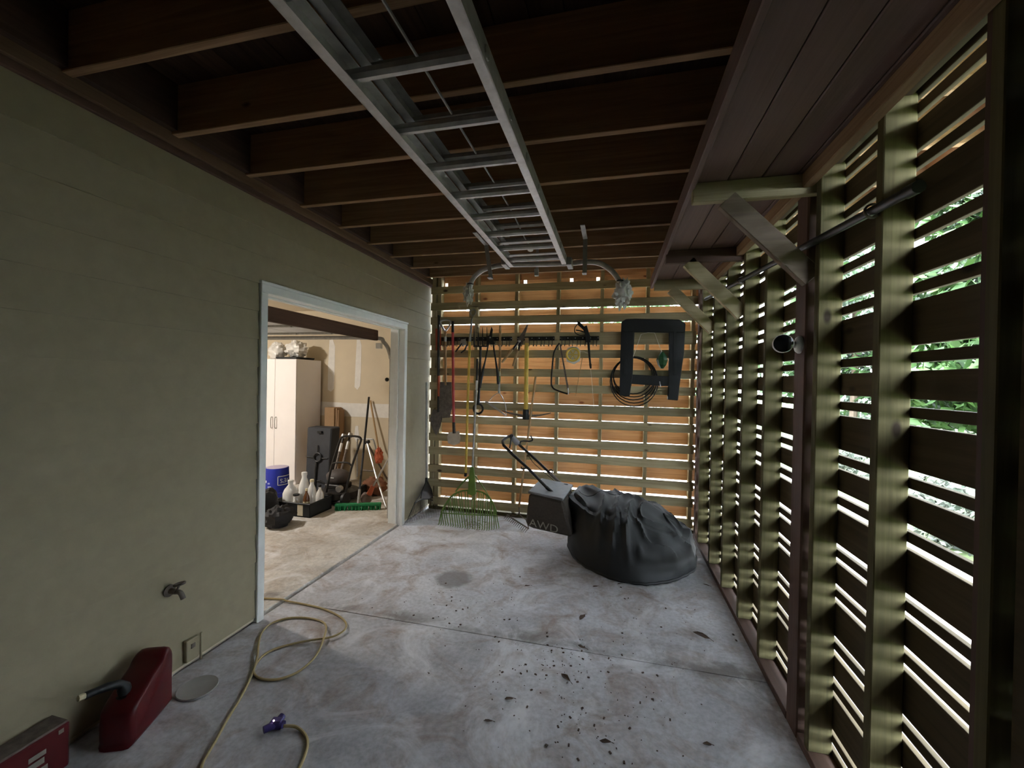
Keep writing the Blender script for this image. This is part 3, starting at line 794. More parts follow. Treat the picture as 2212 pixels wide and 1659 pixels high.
# ------------------------------------------------------------------ rakes
# green leaf rake standing on the floor, leaning on the back wall
RY = 4.36
def G(px, py, d=0.0):                       # a plane leaning back: nearer at the floor
    y = 4.20 + (1147 - py) / 135 * .24 + d
    return at(px, py, 'Y', min(y, 4.58))
t = thing('leaf_rake', 'wide green plastic leaf rake leaning on the back wall', 'rake', (-1.43, 4.25, 0))
hp = [at(1031, 775, 'Y', 4.60), at(1030, 822, 'Y', 4.60), at(1029, 842, 'Y', 4.60), at(1026, 900, 'Y', 4.58), G(1020, 1015)]
part(MB().tube(hp[0:2], .013, 8), 'grip', M['blk'], t, True)
part(MB().tube(hp[1:3], .0135, 8), 'sleeve', M['white'], t, True)
part(MB().tube(hp[2:5], .011, 8), 'handle', M['galv'], t, True)
part(MB().prism([G(1017, 1008), G(1024, 1008), G(1027, 1035), G(1029, 1066), G(1022, 1070), G(1012, 1066), G(1013, 1035)], (0, -.022, 0)), 'socket', M['grn'], t, bevel=.004)
rim = smooth_path([G(953, 1108), G(958, 1097), G(972, 1076), G(984, 1066), G(1000, 1060), G(1020, 1060), G(1040, 1063), G(1054, 1072), G(1064, 1086), G(1072, 1106)], 4)
part(MB().tube(rim, .011, 6, flat=.6), 'rim', M['grn'], t, True)
part(MB().tube(smooth_path([G(953, 1108), G(985, 1110), G(1020, 1112), G(1050, 1113), G(1072, 1112)], 3), .006, 6), 'crossbar', M['grn'], t, True)
part(MB().tube(smooth_path([G(1013, 1030), G(1000, 1042), G(984, 1062)], 4), [.012] * 4 + [.009] * 5, 6, flat=.5), 'brace', M['grn'], t, True)
part(MB().tube(smooth_path([G(1026, 1028), G(1042, 1050), G(1060, 1078)], 4), .006, 6), 'brace', M['grn'], t, True)
nt_ = 26
for i in range(nt_):
    f = i / (nt_ - 1)
    q = f * (len(rim) - 1); k = int(q); a = rim[min(k, len(rim) - 1)]
    bx, by = 948 + 130 * f, 1136 + 10 * math.sin(f * 3.0) + 2 * f
    b = G(bx, by); b.z = max(b.z, .006); mid = (a + b) / 2 + Vector((0, -.006, 0))
    part(MB().tube([a, mid, b, b + Vector((0, -.02, -.002))], [.0062, .006, .005, .004], 5), 'tine', M['grn'], t, True)
# grass caught in it
gm = MB(); rg = random.Random(5)
for k in range(90):
    p = G(rg.gauss(1022, 12), rg.gauss(1128, 7)); p.y -= rg.uniform(.01, .05); p.z = max(.006, p.z)
    d = Vector((rg.uniform(-1, 1), rg.uniform(-.4, .4), rg.uniform(-.8, .3))) * .035
    e = p + d; e.z = max(.004, e.z)
    gm.tube([p, e], .0016, 3)
o = single(gm, 'grass_clippings', plain('dry_grass', (.16, .13, .045), .9, 0, .4, 40, 0), 'clump of dry grass caught in the green rake', 'grass', G(1022, 1128)); o['kind'] = 'stuff'

# black leaf rake against the siding
def K(px, py):
    return at(px, py, 'X', XL + .03 + max(0, (py - 1040)) / 90 * .12)
t = thing('fan_rake', 'small black fan rake leaning in the corner by the siding', 'rake', (-2.06, 4.25, 0))
part(MB().tube([at(921.5, 826, 'X', XL + .03), at(921, 935, 'X', XL + .03), at(921.5, 1042, 'X', XL + .03)], .011, 8), 'handle', M['galv'], t, True)
part(MB().tube([K(921.5, 1032), K(921.5, 1046)], [.016, .018], 8), 'ferrule', M['blk'], t, True)
part(MB().prism([K(919, 1040), K(924, 1040), K(933, 1060), K(935, 1076), K(920, 1078), K(908, 1076), K(911, 1060)], (.012, -.008, 0)), 'head_plate', M['blk'], t, bevel=.002)
part(MB().tube([K(918, 1046), K(906, 1072), K(896, 1086)], .006, 6), 'brace', M['blk'], t, True)
part(MB().tube([K(925, 1046), K(940, 1070), K(951, 1090)], .006, 6), 'brace', M['blk'], t, True)
rim = smooth_path([K(895, 1088), K(908, 1080), K(922, 1078), K(938, 1082), K(952, 1091)], 5)
part(MB().tube(rim, .006, 6), 'rim', M['blk'], t, True)
for i in range(22):
    f = i / 21; q = f * (len(rim) - 1); a = rim[int(q)]
    b = at(876 + 78 * f, 1130 - 14 * f - 3 * math.sin(f * 3), 'Z', .006)
    b.x = max(b.x, XL + .02)
    part(MB().tube([a, (a + b) / 2 + Vector((.006, -.004, .008)), b], [.0032, .003, .0024], 4), 'tine', M['blk'], t, True)
# bow rake
t = thing('bow_rake', 'steel bow rake with curved tines standing behind the mower bag', 'rake', (-1.0, 4.4, 0))
h0, h1 = at(1157, 814, 'Y', 4.66), at(1121, 1095, 'Y', 4.50)
part(MB().tube([h0, h0.lerp(h1, .5), h1], .0125, 8), 'handle', M['handlewood'], t, True)
ba, bb = at(1095, 1112, 'Y', 4.56), at(1142, 1142, 'Z', .035)
part(MB().tube([ba, bb], .0075, 6), 'head_bar', M['rust'], t, True)
part(MB().tube(smooth_path([h1, at(1121, 1108, 'Y', 4.5), at(1112, 1113, 'Y', 4.52), ba], 4), .006, 6), 'bow', M['rust'], t, True)
part(MB().tube(smooth_path([h1, at(1124, 1112, 'Y', 4.45), at(1137, 1124, 'Y', 4.38), bb], 4), .006, 6), 'bow', M['rust'], t, True)
for i in range(14):
    p = ba.lerp(bb, (i + .2) / 13.4)
    part(MB().tube([p, p + Vector((-.012, -.03, -.012)), p + Vector((-.024, -.05, -.03))], [.004, .0035, .002], 5), 'tine', M['rust'], t, True)

# ------------------------------------------------------------------ lawn mower: handle and grass bag
t = thing('lawn_mower', 'lawn mower with dark folding handle and grey grass bag half under its cover', 'mower', (-.5, 3.95, 0))
HL, HR = 3.86, 4.22
lft = [at(1088, 962, 'Y', HL), at(1108, 982, 'Y', HL), at(1141, 1012, 'Y', HL), at(1180, 1052, 'Y', HL), at(1225, 1092, 'Y', HL), at(1250, 1112, 'Y', HL)]
rgtb = [at(1123, 962, 'Y', HR), at(1150, 986, 'Y', HR), at(1188, 1022, 'Y', HR), at(1219, 1052, 'Y', HR), at(1245, 1080, 'Y', HR)]
part(MB().tube(lft[:4], .0135, 8), 'handle_tube', M['blkm'], t, True)
part(MB().tube(lft[3:], .0165, 8), 'lower_tube', M['blkm'], t, True)
part(MB().tube(rgtb[:3], .0135, 8), 'handle_tube', M['blkm'], t, True)
part(MB().tube(rgtb[2:], .0165, 8), 'lower_tube', M['rust'], t, True)
part(MB().tube(smooth_path([lft[0], at(1086, 953, 'Y', HL + .05), at(1093, 946, 'Y', HL + .12), at(1103, 942, 'Y', HL + .20), at(1113, 950, 'Y', HL + .28), rgtb[0]], 4), .0135, 8), 'grip_bar', M['blkm'], t, True)
a = at(1104, 942, 'Y', HL + .17); b = at(1117, 957, 'Y', HL + .27)
part(MB().tube([a, b], [.026, .030], 10), 'grip_sleeve', M['bagtop'], t, True)
part(MB().tube([at(1105, 944, 'Y', HL + .1), at(1103, 957, 'Y', HL + .08), at(1101, 968, 'Y', HL + .08)], .008, 6), 'lever', M['blk'], t, True)
part(MB().tube(smooth_path([rgtb[0], at(1126, 953, 'Y', HR + .02), at(1144, 953, 'Y', HR + .05), at(1150, 950, 'Y', HR + .06), at(1146, 941, 'Y', HR + .06)], 4), .008, 6), 'bail_bar', M['blkm'], t, True)
part(MB().tube(smooth_path([at(1137, 975, 'Y', HR), at(1150, 997, 'Y', HR - .02), at(1170, 1016, 'Y', HR - .02), at(1192, 1034, 'Y', HR), at(1205, 1046, 'Y', HR)], 4), .0035, 5), 'control_cable', M['blk'], t, True)
part(MB().tube(arc(at(1190, 1018, 'Y', HR), .018, 0, 6.283, 10, (1, 0, 0), (0, 0, 1)), .006, 6), 'knob', M['blkm'], t, True)
part(MB().tube([at(1126, 1008, 'Y', HL + .02), at(1127, 1013, 'Y', HL + .02), at(1136, 1011, 'Y', HL)], .008, 6), 'knob', M['blkm'], t, True)
# bag body: eight corner hull with sloped bottom
f_tl, f_tr, f_bl, f_br = at(1142, 1066, 'Y', 3.78), at(1216, 1083, 'Y', 3.70), at(1134, 1133, 'Y', 3.78), at(1236, 1162, 'Y', 3.70)
off = Vector((.05, .42, 0))
prof = [f_tl, f_tr, f_br, f_bl + Vector((.05, 0, -.03)), f_bl]
m_ = MB().prism(prof, off)
part(m_, 'grass_bag', M['bagfab'], t, bevel=.022)
bag = [o_ for o_ in t.children if o_.name.startswith('grass_bag')][0]
lid = [f_tl + Vector((-.006, -.006, .002)), f_tr + Vector((.0, -.006, .002)), f_tr + off + Vector((0, .01, .03)), f_tl + off + Vector((-.006, .01, .03))]
part(MB().prism(lid, (0, 0, .022)), 'bag_lid', M['bagtop'], t, bevel=.006)
vs, fs = text_geo('AWD', .10)
u = (f_br - f_bl).normalized(); vv_ = (f_tl - f_bl).normalized(); nrm = u.cross(vv_); nrm = nrm if nrm.y < 0 else -nrm
cc = at(1175, 1136, 'Y', 3.735)
m_ = MB().add([cc + u * (v.x * 1.15) + Vector((0, 0, 1)) * (v.y * .95) + vv_ * 0 + nrm * .010 for v in vs], fs)
for poly in [list(m_.v)]: pass
o = part(m_, 'printed_letters', M['text2'], bag, label='dim AWD lettering on the bag')
# mower deck and wheels, under the cover
part(MB().lathe((.10, 3.93, .13), [(.27, 0), (.30, .03), (.28, .10), (.16, .14)], 20), 'deck', M['rust'], t, True)
part(MB().lathe((.10, 3.93, .26), [(.13, 0), (.14, .02), (.14, .09), (.09, .13)], 16), 'engine', M['blkm'], t, True)
for wx, wy in ((-.17, 3.72), (-.17, 4.18), (.40, 3.74), (.40, 4.14)):
    part(MB().lathe((wx, wy, .105), [(.06, 0), (.105, .004), (.105, .042), (.06, .046)], 16, (0, 1, 0)), 'wheel', M['blk'], t, True)

# fabric cover draped over the mower
foot = smooth_path([Vector(p + (0,)) for p in [(-.345, 3.83), (-.235, 3.62), (-.03, 3.43), (.18, 3.385), (.36, 3.43), (.56, 3.58), (.70, 3.82), (.745, 4.06), (.70, 4.32), (.50, 4.48), (.15, 4.50), (-.15, 4.45), (-.33, 4.30), (-.385, 4.05)]], 14, True)
nf = len(foot); nr = 60
def ridge(p):
    x = p.x
    ks = [(-.45, .60), (-.36, .585), (-.22, .52), (-.02, .505), (.15, .51), (.27, .47), (.40, .385), (.52, .315), (.64, .21), (.76, .08)]
    for (xa, ha), (xb, hb_) in zip(ks[:-1], ks[1:]):
        if x <= xb: 
            f = max(0, (x - xa) / (xb - xa)); return ha + (hb_ - ha) * f
    return .06
vs = []; fs = []
for i in range(nr + 1):
    r = i / nr
    for j in range(nf):
        fp = foot[j]; spine = Vector((min(.45, max(-.28, fp.x * .75)), 3.98, 0))
        p = spine.lerp(fp, 1 - (1 - r) ** 1.25)
        q = spine.lerp(fp, r)
        hh = ridge(q) * (1 - r ** 3.2)
        # folds: fine radial creases plus sagging swags
        th = 6.283 * j / nf
        wq = Vector((q.x * 2.1, q.y * 2.1, 3.0))
        wx = q.x + .25 * mnoise.noise(wq); wy = q.y + .25 * mnoise.noise(wq + Vector((9, 2, 0)))
        cr1 = 1 - abs(mnoise.noise(Vector((wx * 4.5, wy * 2.0, 1.0)))) * 2
        cr2 = 1 - abs(mnoise.noise(Vector((wx * 8.5 + 5, wy * 4.5, 4.0)))) * 2
        w = .055 * (max(0, cr1) ** 3 - .25) + .026 * (max(0, cr2) ** 3 - .2) * (1.4 if q.x > .2 else .7) + .02 * mnoise.noise(Vector((q.x * 5, q.y * 5, 2)))
        env = min(1, (1 - r) * 6) 
        z = max(.006 + .002 * math.sin(j), hh + w * env * 1.1)
        out = (fp - spine); out.z = 0
        if out.length > 0: out.normalize()
        bul = .05 * math.sin(min(1, r) * math.pi) * (1 if r > .5 else 0) + .018 * mnoise.noise(Vector((fp.x * 6, fp.y * 6, z * 7))) + .012 * max(0, 1 - 2.2 * abs(mnoise.noise(Vector((fp.x * 3.2 + z * 2, fp.y * 3.2, z * 6))))) * min(1, (1 - r) * 4)
        vs.append((p.x + out.x * bul, p.y + out.y * bul, z))
for i in range(nr):
    for j in range(nf):
        l = (j + 1) % nf; fs.append((i * nf + j, i * nf + l, (i + 1) * nf + l, (i + 1) * nf + j))
cv = thing('mower_cover', 'wrinkled charcoal fabric cover draped over the mower on the floor', 'cover', (.2, 3.9, 0))
part(MB().add(vs, fs), 'fabric', M['tarp'], cv, True)
hem = [Vector(vs[nr * nf + j]) + Vector((0, 0, .012)) for j in range(nf)]
part(MB().tube(hem, .011, 6, closed=True), 'hem', M['tarp'], cv, True)
gp = at(1224, 1062, 'Y', 4.12)
part(MB().tube(smooth_path([gp + Vector((.0, .02, .05)), gp + Vector((-.01, -.02, .0)), gp + Vector((-.02, -.06, -.12)), gp + Vector((.01, -.12, -.28))], 5), [.045 + .002 * (i % 3) + i * .003 for i in range(16)], 9), 'gathered_neck', M['tarp'], cv, True)

# ------------------------------------------------------------------ petrol cans by the left wall
def can(name, label, o, ux, L, W_, Hh, top, mat):
    t = thing(name, label, 'fuel can', o)
    o = Vector(o); ux = Vector(ux).normalized(); uy = Vector((-ux.y, ux.x, 0))
    pr = smooth_path([o + ux * a * L + Vector((0, 0, b * Hh)) for a, b in top], 3, True)
    cen = sum(pr, Vector((0, 0, 0))) / len(pr); n = len(pr)
    vs = []; fs = []
    lay = [(0, .84), (.035, .92), (.11, .98), (.25, 1), (.75, 1), (.89, .98), (.965, .92), (1, .84)]
    for w, k in lay:
        for p in pr:
            q = cen + (p - cen) * k + uy * W_ * w
            q.z = max(q.z, .001); vs.append(q)
    for i in range(len(lay) - 1):
        for j in range(n):
            l = (j + 1) % n; fs.append((i * n + j, i * n + l, (i + 1) * n + l, (i + 1) * n + j))
    fs.append(tuple(range(n))); fs.append(tuple((len(lay) - 1) * n + j for j in range(n)))
    body = part(MB().add(vs, fs), 'body', mat, t, True)
    return t, o, ux, uy
cA, cB = at(287, 1618, 'Z', 0), at(376, 1512, 'Z', 0)
ux = (cB - cA); L = ux.length
t, o_, ux, uy = can('gas_can', 'red plastic petrol can with black spout beside the wall outlet', (cA.x, cA.y, 0), (ux.x, ux.y, 0), L, .135, .27,
        [(0, .06), (.06, 0), (.94, 0), (1.0, .08), (1.0, .45), (1.0, .88), (.93, 1.02), (.80, 1.02), (.68, .92), (.48, .84), (.25, .72), (.06, .62), (0, .50), (-.01, .25)], M['red'])
sp = o_ + ux * (L * .28) + uy * .08 + Vector((0, 0, .175))
part(MB().tube(smooth_path([sp, sp + Vector((-.005, -.01, .055)), sp + Vector((-.02, -.06, .075)), sp + Vector((-.03, -.125, .085))], 4), [.024] * 4 + [.017] * 5 + [.015] * 4, 10), 'spout', M['blk'], t, True)
part(MB().tube([sp + Vector((-.03, -.122, .085)), sp + Vector((-.034, -.145, .088))], .012, 8), 'spout_tip', M['label'], t, True)
part(MB().lathe(sp - Vector((0, 0, .02)), [(.034, 0), (.034, .03), (.028, .034)], 14), 'cap', M['blk'], t, True)
cD = at(152, 1652, 'Z', 0)
tz = at(152, 1556, 'X', cD.x).z
t = thing('metal_can', 'red metal fuel can with worn pale print in the near corner', 'fuel can', (cD.x - .05, cD.y - .12, 0))
part(MB().box(cD.x - .10 + .0, cD.x, cD.y - .26, cD.y, 0, tz), 'body', M['red'], t, bevel=.008)
part(MB().box(cD.x - .095, cD.x - .005, cD.y - .255, cD.y - .005, tz - .004, tz + .006), 'rim', M['rust'], t, bevel=.002)
for (yy, zz, ww, hh) in ((-.10, .62, .05, .018), (-.13, .45, .10, .022), (-.11, .28, .08, .018), (-.03, .84, .016, .016)):
    part(MB().box(cD.x - .001, cD.x + .0012, cD.y + yy - ww / 2, cD.y + yy + ww / 2, tz * zz, tz * zz + hh), 'worn_print', M['text2'], t)

# lid, outlet, tap on the left wall
lc = at(425, 1488, 'Z', 0)
single(MB().lathe((lc.x + .005, lc.y, .001), [(.085, 0), (.088, .004), (.086, .010), (.078, .007)], 28), 'plastic_disc', plain('pale_disc', (.36, .35, .32), .6, 0, .1, 10, .03), 'round pale disc lying on the floor by the petrol can', 'disc', (lc.x, lc.y, 0), smooth=True)
t = thing('wall_outlet', 'small weathered outlet cover low on the siding', 'outlet', (XL, 1.78, .14))
op = at(410, 1402, 'X', XL)
part(MB().box(XL - .002, XL + .022, op.y - .036, op.y + .036, op.z - .055, op.z + .06), 'cover', M['siding'], t, bevel=.004)
part(MB().box(XL + .022, XL + .026, op.y - .012, op.y + .012, op.z + .012, op.z + .036), 'socket', M['rust'], t, bevel=.002)
part(MB().tube([(XL + .01, op.y + .055, op.z + .06), (XL + .01, op.y + .055, .012)], .006, 6), 'conduit', M['siding'], t, True)
fp = at(366, 1276, 'X', XL)
t = thing('wall_tap', 'small weathered brass hose tap on the siding', 'tap', (XL, fp.y, fp.z))
part(MB().lathe((XL - .002, fp.y, fp.z), [(.030, 0), (.030, .005), (.014, .010), (.013, .045)], 16, (1, 0, 0)), 'flange', M['rust'], t, True)
part(MB().tube(smooth_path([(XL + .04, fp.y, fp.z), (XL + .065, fp.y + .005, fp.z - .004), (XL + .078, fp.y + .01, fp.z - .035)], 4), .012, 10), 'spout', M['rust'], t, True)
part(MB().tube([(XL + .045, fp.y, fp.z), (XL + .052, fp.y + .01, fp.z + .035)], .006, 6), 'stem', M['rust'], t, True)
part(MB().tube(arc((XL + .053, fp.y + .01, fp.z + .037), .022, 0, 6.283, 12, (0, 1, 0), (1, 0, .2)), .006, 6, closed=False), 'handwheel', M['rust'], t, True)

# ------------------------------------------------------------------ extension cord
def F(px, py, z=.007): p = at(px, py, 'Z', 0); return Vector((p.x, p.y, z))
g1 = F(568, 1298); g1.z = GF + .007
path = [Vector((-2.75, 2.36, GF + .007)), g1, Vector((-2.215, 2.455, GF + .006)), F(620, 1302, .012), F(660, 1308), F(700, 1318), F(735, 1335), F(748, 1352, .010), F(742, 1368, .015), F(715, 1382, .016), F(672, 1388, .014), F(630, 1394), F(590, 1406), F(565, 1422), F(549, 1446), F(552, 1462), F(575, 1471), F(610, 1468), F(650, 1450), F(685, 1415), F(703, 1375, .022), F(703, 1355, .016), F(690, 1343), F(660, 1337), F(620, 1338), F(585, 1350), F(564, 1372), F(558, 1400), F(556, 1425, .020), F(545, 1458), F(520, 1510), F(492, 1556), F(465, 1605), F(447, 1635), F(436, 1659), F(425, 1720)]
cd = thing('extension_lead', 'beige extension cord looped on the floor by the doorway', 'cord', (-1.8, 2.1, 0))
part(MB().tube(smooth_path(path, 7), .0062, 7), 'cable', M['cord'], cd, True)
t = thing('cord_splitter', 'purple three-way cord end with a tail of beige cord on the floor', 'plug', tuple(F(600, 1575, 0)))
c0 = F(598, 1572, .02)
part(MB().obox(c0, Vector((.026, .006, 0)), Vector((-.004, .018, 0)), Vector((0, 0, .019))), 'body', M['purple'], t, bevel=.006)
for dv in (Vector((-.028, -.045, 0)), Vector((.0, .034, .008)), Vector((.034, .002, 0))):
    part(MB().tube([c0, c0 + dv], [.017, .015], 10), 'socket', M['purple'], t, True)
lm, lnt, lb_ = new_mat('led_glow'); lb_.inputs['Emission Color'].default_value = (1, .75, .7, 1); lb_.inputs['Emission Strength'].default_value = 6; lb_.inputs['Base Color'].default_value = (1, .8, .8, 1)
part(MB().lathe(c0 + Vector((-.006, -.012, .018)), [(.003, 0), (.003, .003), (.001, .004)], 8), 'indicator_light', lm, t)
part(MB().tube(smooth_path([c0 + Vector((.034, .002, -.006)), F(640, 1575, .010), F(660, 1592), F(664, 1615), F(655, 1645), F(640, 1680), F(625, 1740)], 6), .0065, 7), 'cable', M['cord'], t, True)

# ------------------------------------------------------------------ leaves and crumbs on the slab
def leaf(px, py, s, rot, i, lab):
    p = at(px, py, 'Z', 0); rnd = random.Random(i * 13 + 1)
    pts = [(-1, 0), (-.55, .30), (0, .36), (.55, .22), (1, 0), (.5, -.24), (-.05, -.34), (-.6, -.24)]
    vs = []
    for (a, b) in pts:
        x = s * a * math.cos(rot) - s * b * math.sin(rot); y = s * a * math.sin(rot) + s * b * math.cos(rot)
        vs.append((p.x + x, p.y + y, .003 + abs(b) * s * rnd.uniform(.2, 1.1) + (abs(a) > .9) * s * .15))
    m = MB().prism(vs, (0, 0, .0012))
    m.tube([(vs[4][0], vs[4][1], vs[4][2]), (vs[4][0] + s * .4 * math.cos(rot), vs[4][1] + s * .4 * math.sin(rot), .003)], .0014, 4)
    single(m, 'dry_leaf', M['leaf'], lab, 'leaf', (p.x, p.y, 0), 'dry leaves on the slab')
lv = [(1258, 1336, .042, 1.2, 'upright curled brown leaf in the middle of the slab'),
      (1515, 1376, .052, -.5, 'long dark leaf on the slab nearest the right wall studs'),
      (1222, 1467, .036, -.7, 'dark pointed leaf just in front of the control joint'),
      (1258, 1400, .026, -.3, 'flat pale brown leaf lying along the control joint'),
      (1100, 1512, .024, .4, 'small dark leaf left of the scattered crumbs'),
      (1055, 1560, .022, .2, 'small leaf nearest the left front of the slab'),
      (1286, 1268, .024, .5, 'small leaf on the slab just before the mower cover'),
      (1338, 1263, .020, .6, 'leaf tucked against the front hem of the mower cover'),
      (1308, 1605, .026, .1, 'dark leaf nearest the viewer among the crumbs'),
      (1526, 1265, .026, -.4, 'narrow leaf on the slab right of the mower cover'),
      (1140, 1267, .026, .5, 'thin curved leaf between the round stain and the mower cover'),
      (1528, 1610, .020, .1, 'lone round dark leaf at the right front of the slab')]
for i, (x, y, s, r, lab) in enumerate(lv): leaf(x, y, s, r, i, lab)
rd = random.Random(11); dm = MB()
for k in range(360):
    c = rd.choice([(1190, 1430, 70, 28), (1340, 1570, 90, 60), (1230, 1480, 120, 60), (1300, 1400, 200, 90), (1000, 1290, 90, 40), (1450, 1300, 120, 60)])
    p = at(rd.gauss(c[0], c[2]), min(1650, rd.gauss(c[1], c[3])), 'Z', 0)
    if p.x > XR - .03 or p.x < XL or p.y > 4.5 or (p.x > -.4 and p.y > 3.35): continue
    s = rd.choice([.0018, .0025, .003, .0035, .006]); a = rd.uniform(0, 3)
    dm.obox((p.x, p.y, s * .3), (s * math.cos(a), s * math.sin(a), 0), (-s * .6 * math.sin(a), s * .6 * math.cos(a), 0), (0, 0, s * .35))
o = single(dm, 'floor_debris', M['debris'], 'scattered soil crumbs and bits of bark on the slab', 'debris', (-.2, 2.4, 0)); o['kind'] = 'stuff'

# ------------------------------------------------------------------ garage contents
# rolled-up overhead door and its track
dr = struct_root('door_1', 'grey ribbed overhead door rolled up flat inside the doorway', 'garage door')
for i in range(4):
    x1 = -2.60 - i * .46
    part(MB().box(x1 - .455, x1, DY0 - .08, DY1 + .09, 2.075, 2.115), 'door_panel', M['fender'], dr, bevel=.006)
    for yy in (2.25, 2.85, 3.45, 4.05):
        part(MB().box(x1 - .45, x1 - .005, yy, yy + .05, 2.055, 2.075), 'stile', M['galv'], dr, bevel=.003)
part(MB().box(-2.598, -2.545, DY0 - .08, DY1 + .09, 1.990, 2.105), 'bottom_seal', M['deck'], dr, bevel=.008)
ty = DY1 + .115
trk = smooth_path([(-2.395, ty, GF + .01), (-2.395, ty, .8), (-2.395, ty, 1.70), (-2.405, ty, 1.80), (-2.44, ty, 1.91), (-2.50, ty, 1.98), (-2.58, ty, 2.02), (-3.2, ty, 2.03), (-4.4, ty, 2.03)], 5)
part(MB().tube(trk, .024, 6, flat=.6), 'track', M['galv'], dr, True)
part(MB().box(-2.56, -2.50, ty - .06, ty - .01, 1.90, 1.96), 'roller_bracket', M['white'], dr, bevel=.004)
part(MB().lathe((-2.42, ty - .04, 1.56), [(.022, 0), (.022, .012), (.01, .02)], 12, (0, -1, 0)), 'bumper_knob', M['blk'], dr, True)

# ceiling lamp of the garage
gl = thing('ceiling_lamp', 'round ceiling lamp lighting the garage from the left', 'lamp', (-5.3, 3.0, 2.62))
em, ent, eb = new_mat('lamp_glass'); eb.inputs['Emission Color'].default_value = (1.0, .93, .85, 1); eb.inputs['Emission Strength'].default_value = 70; eb.inputs['Base Color'].default_value = (.9, .88, .84, 1)
part(MB().lathe((-5.3, 3.0, 2.62), [(.17, 0), (.17, .03), (.15, .04)], 24, (0, 0, -1)), 'base', M['white'], gl, True)
part(MB().lathe((-5.3, 3.0, 2.585), [(.14, 0), (.135, .04), (.09, .075), (.03, .09)], 24, (0, 0, -1)), 'shade', em, gl, True)

# tall cabinet
CX0, CX1, CY0, CY1, CZ = -5.18, -4.45, 5.15, 5.66, 1.83
cb = thing('storage_cabinet', 'tall white two-door storage cabinet against the garage wall', 'cabinet', ((CX0 + CX1) / 2, 5.4, GF))
part(MB().box(CX0, CX1, CY0, CY1, GF, CZ), 'body', M['cab'], cb, bevel=.004)
xm = -4.815
for xa, xb, hx in ((CX0 + .002, xm - .002, xm - .035), (xm + .002, CX1 - .002, xm + .035)):
    d = part(MB().box(xa, xb, CY0 - .018, CY0 - .001, GF + .06, CZ - .003), 'door', M['cab'], cb, bevel=.003)
    part(MB().tube(smooth_path([(hx, CY0 - .018, .98), (hx, CY0 - .045, .975), (hx, CY0 - .05, .90), (hx, CY0 - .045, .825), (hx, CY0 - .018, .82)], 3), .006, 6), 'handle', M['steel'], d, True)
# bag and tray on top
single(MB().prism([(-4.86, 5.2, CZ + .001), (-4.52, 5.2, CZ + .001), (-4.50, 5.2, CZ + .035), (-4.88, 5.2, CZ + .035)], (0, .38, 0)), 'black_tray', M['blk'], 'shallow black tray on top of the white cabinet', 'tray', (-4.69, 5.4, CZ), bevel=.004)
single(crumple((-4.99, 5.36, CZ + .125), .12, .12, .13, 1.0, .3), 'plastic_bag', M['bag'], 'puffy white plastic bag at the left on top of the cabinet', 'bag', (-4.93, 5.36, CZ), smooth=True)
single(crumple((-4.665, 5.38, CZ + .155), .155, .14, .12, 5.0, .35, 2.8), 'plastic_bag', M['bag'], 'crumpled translucent plastic bag in the black tray on the cabinet', 'bag', (-4.66, 5.38, CZ + .035), smooth=True)
# upturned blue bucket
bx, by, bh = -4.28, 4.62, .37
bk = thing('plastic_bucket', 'blue plastic bucket standing upside down with white print', 'bucket', (bx, by, GF))
part(MB().lathe((bx, by, GF), [(.162, 0), (.162, .02), (.156, .025), (.158, .06), (.150, .065), (.138, bh - .006), (.134, bh)], 32), 'body', M['blue'], bk, True)
part(MB().lathe((bx, by, GF + bh), [(.128, 0), (.126, .003)], 28), 'base_face', plain('pale_bucket_base', (.42, .36, .46), .6, 0, .1, 8, .03), bk)
th0 = math.atan2(-by, -bx)
def wrap(u, v, lift=.0015):
    z = GF + .215 + v; R = .150 - (z - GF - .065) / (bh - .065) * .012 + lift
    a = th0 + u / .145
    return (bx + R * math.cos(a), by + R * math.sin(a), z)
vs, fs = text_geo("LOWE'S", .075)
body = [o_ for o_ in bk.children if o_.name.startswith('body')][0]
part(MB().add([wrap(.165 - v.x, -v.y) for v in vs], fs), 'printed_name', M['text'], body)
ob = MB()
def strip(u0, v0, u1, v1, w=.004):
    n = 10
    for i in range(n):
        a, b = i / n, (i + 1) / n
        p, q = (u0 + (u1 - u0) * a, v0 + (v1 - v0) * a), (u0 + (u1 - u0) * b, v0 + (v1 - v0) * b)
        if abs(u1 - u0) > abs(v1 - v0): ob.add([wrap(p[0], p[1] - w), wrap(q[0], q[1] - w), wrap(q[0], q[1] + w), wrap(p[0], p[1] + w)], [(0, 1, 2, 3)])
        else: ob.add([wrap(p[0] - w, p[1]), wrap(q[0] - w, q[1]), wrap(q[0] + w, q[1]), wrap(p[0] + w, p[1])], [(0, 3, 2, 1)])
strip(.01, .055, .33, .055); strip(.01, -.055, .33, -.055); strip(.01, -.055, .01, .055); strip(.33, -.055, .33, .055)
part(ob, 'print_border', M['text'], body)
for (u, v, w, h) in ((-.09, -.075, .045, .022), (-.10, -.03, .03, .02), (-.145, -.01, .018, .03)):
    q = MB(); q.add([wrap(u - w / 2, v - h / 2), wrap(u + w / 2, v - h / 2), wrap(u + w / 2, v + h / 2), wrap(u - w / 2, v + h / 2)], [(0, 1, 2, 3)])
    part(q, 'printed_mark', plain('faded_print', (.30, .34, .62), .6, 0, .1, 30, 0) if u > -.14 else M['text'], body)
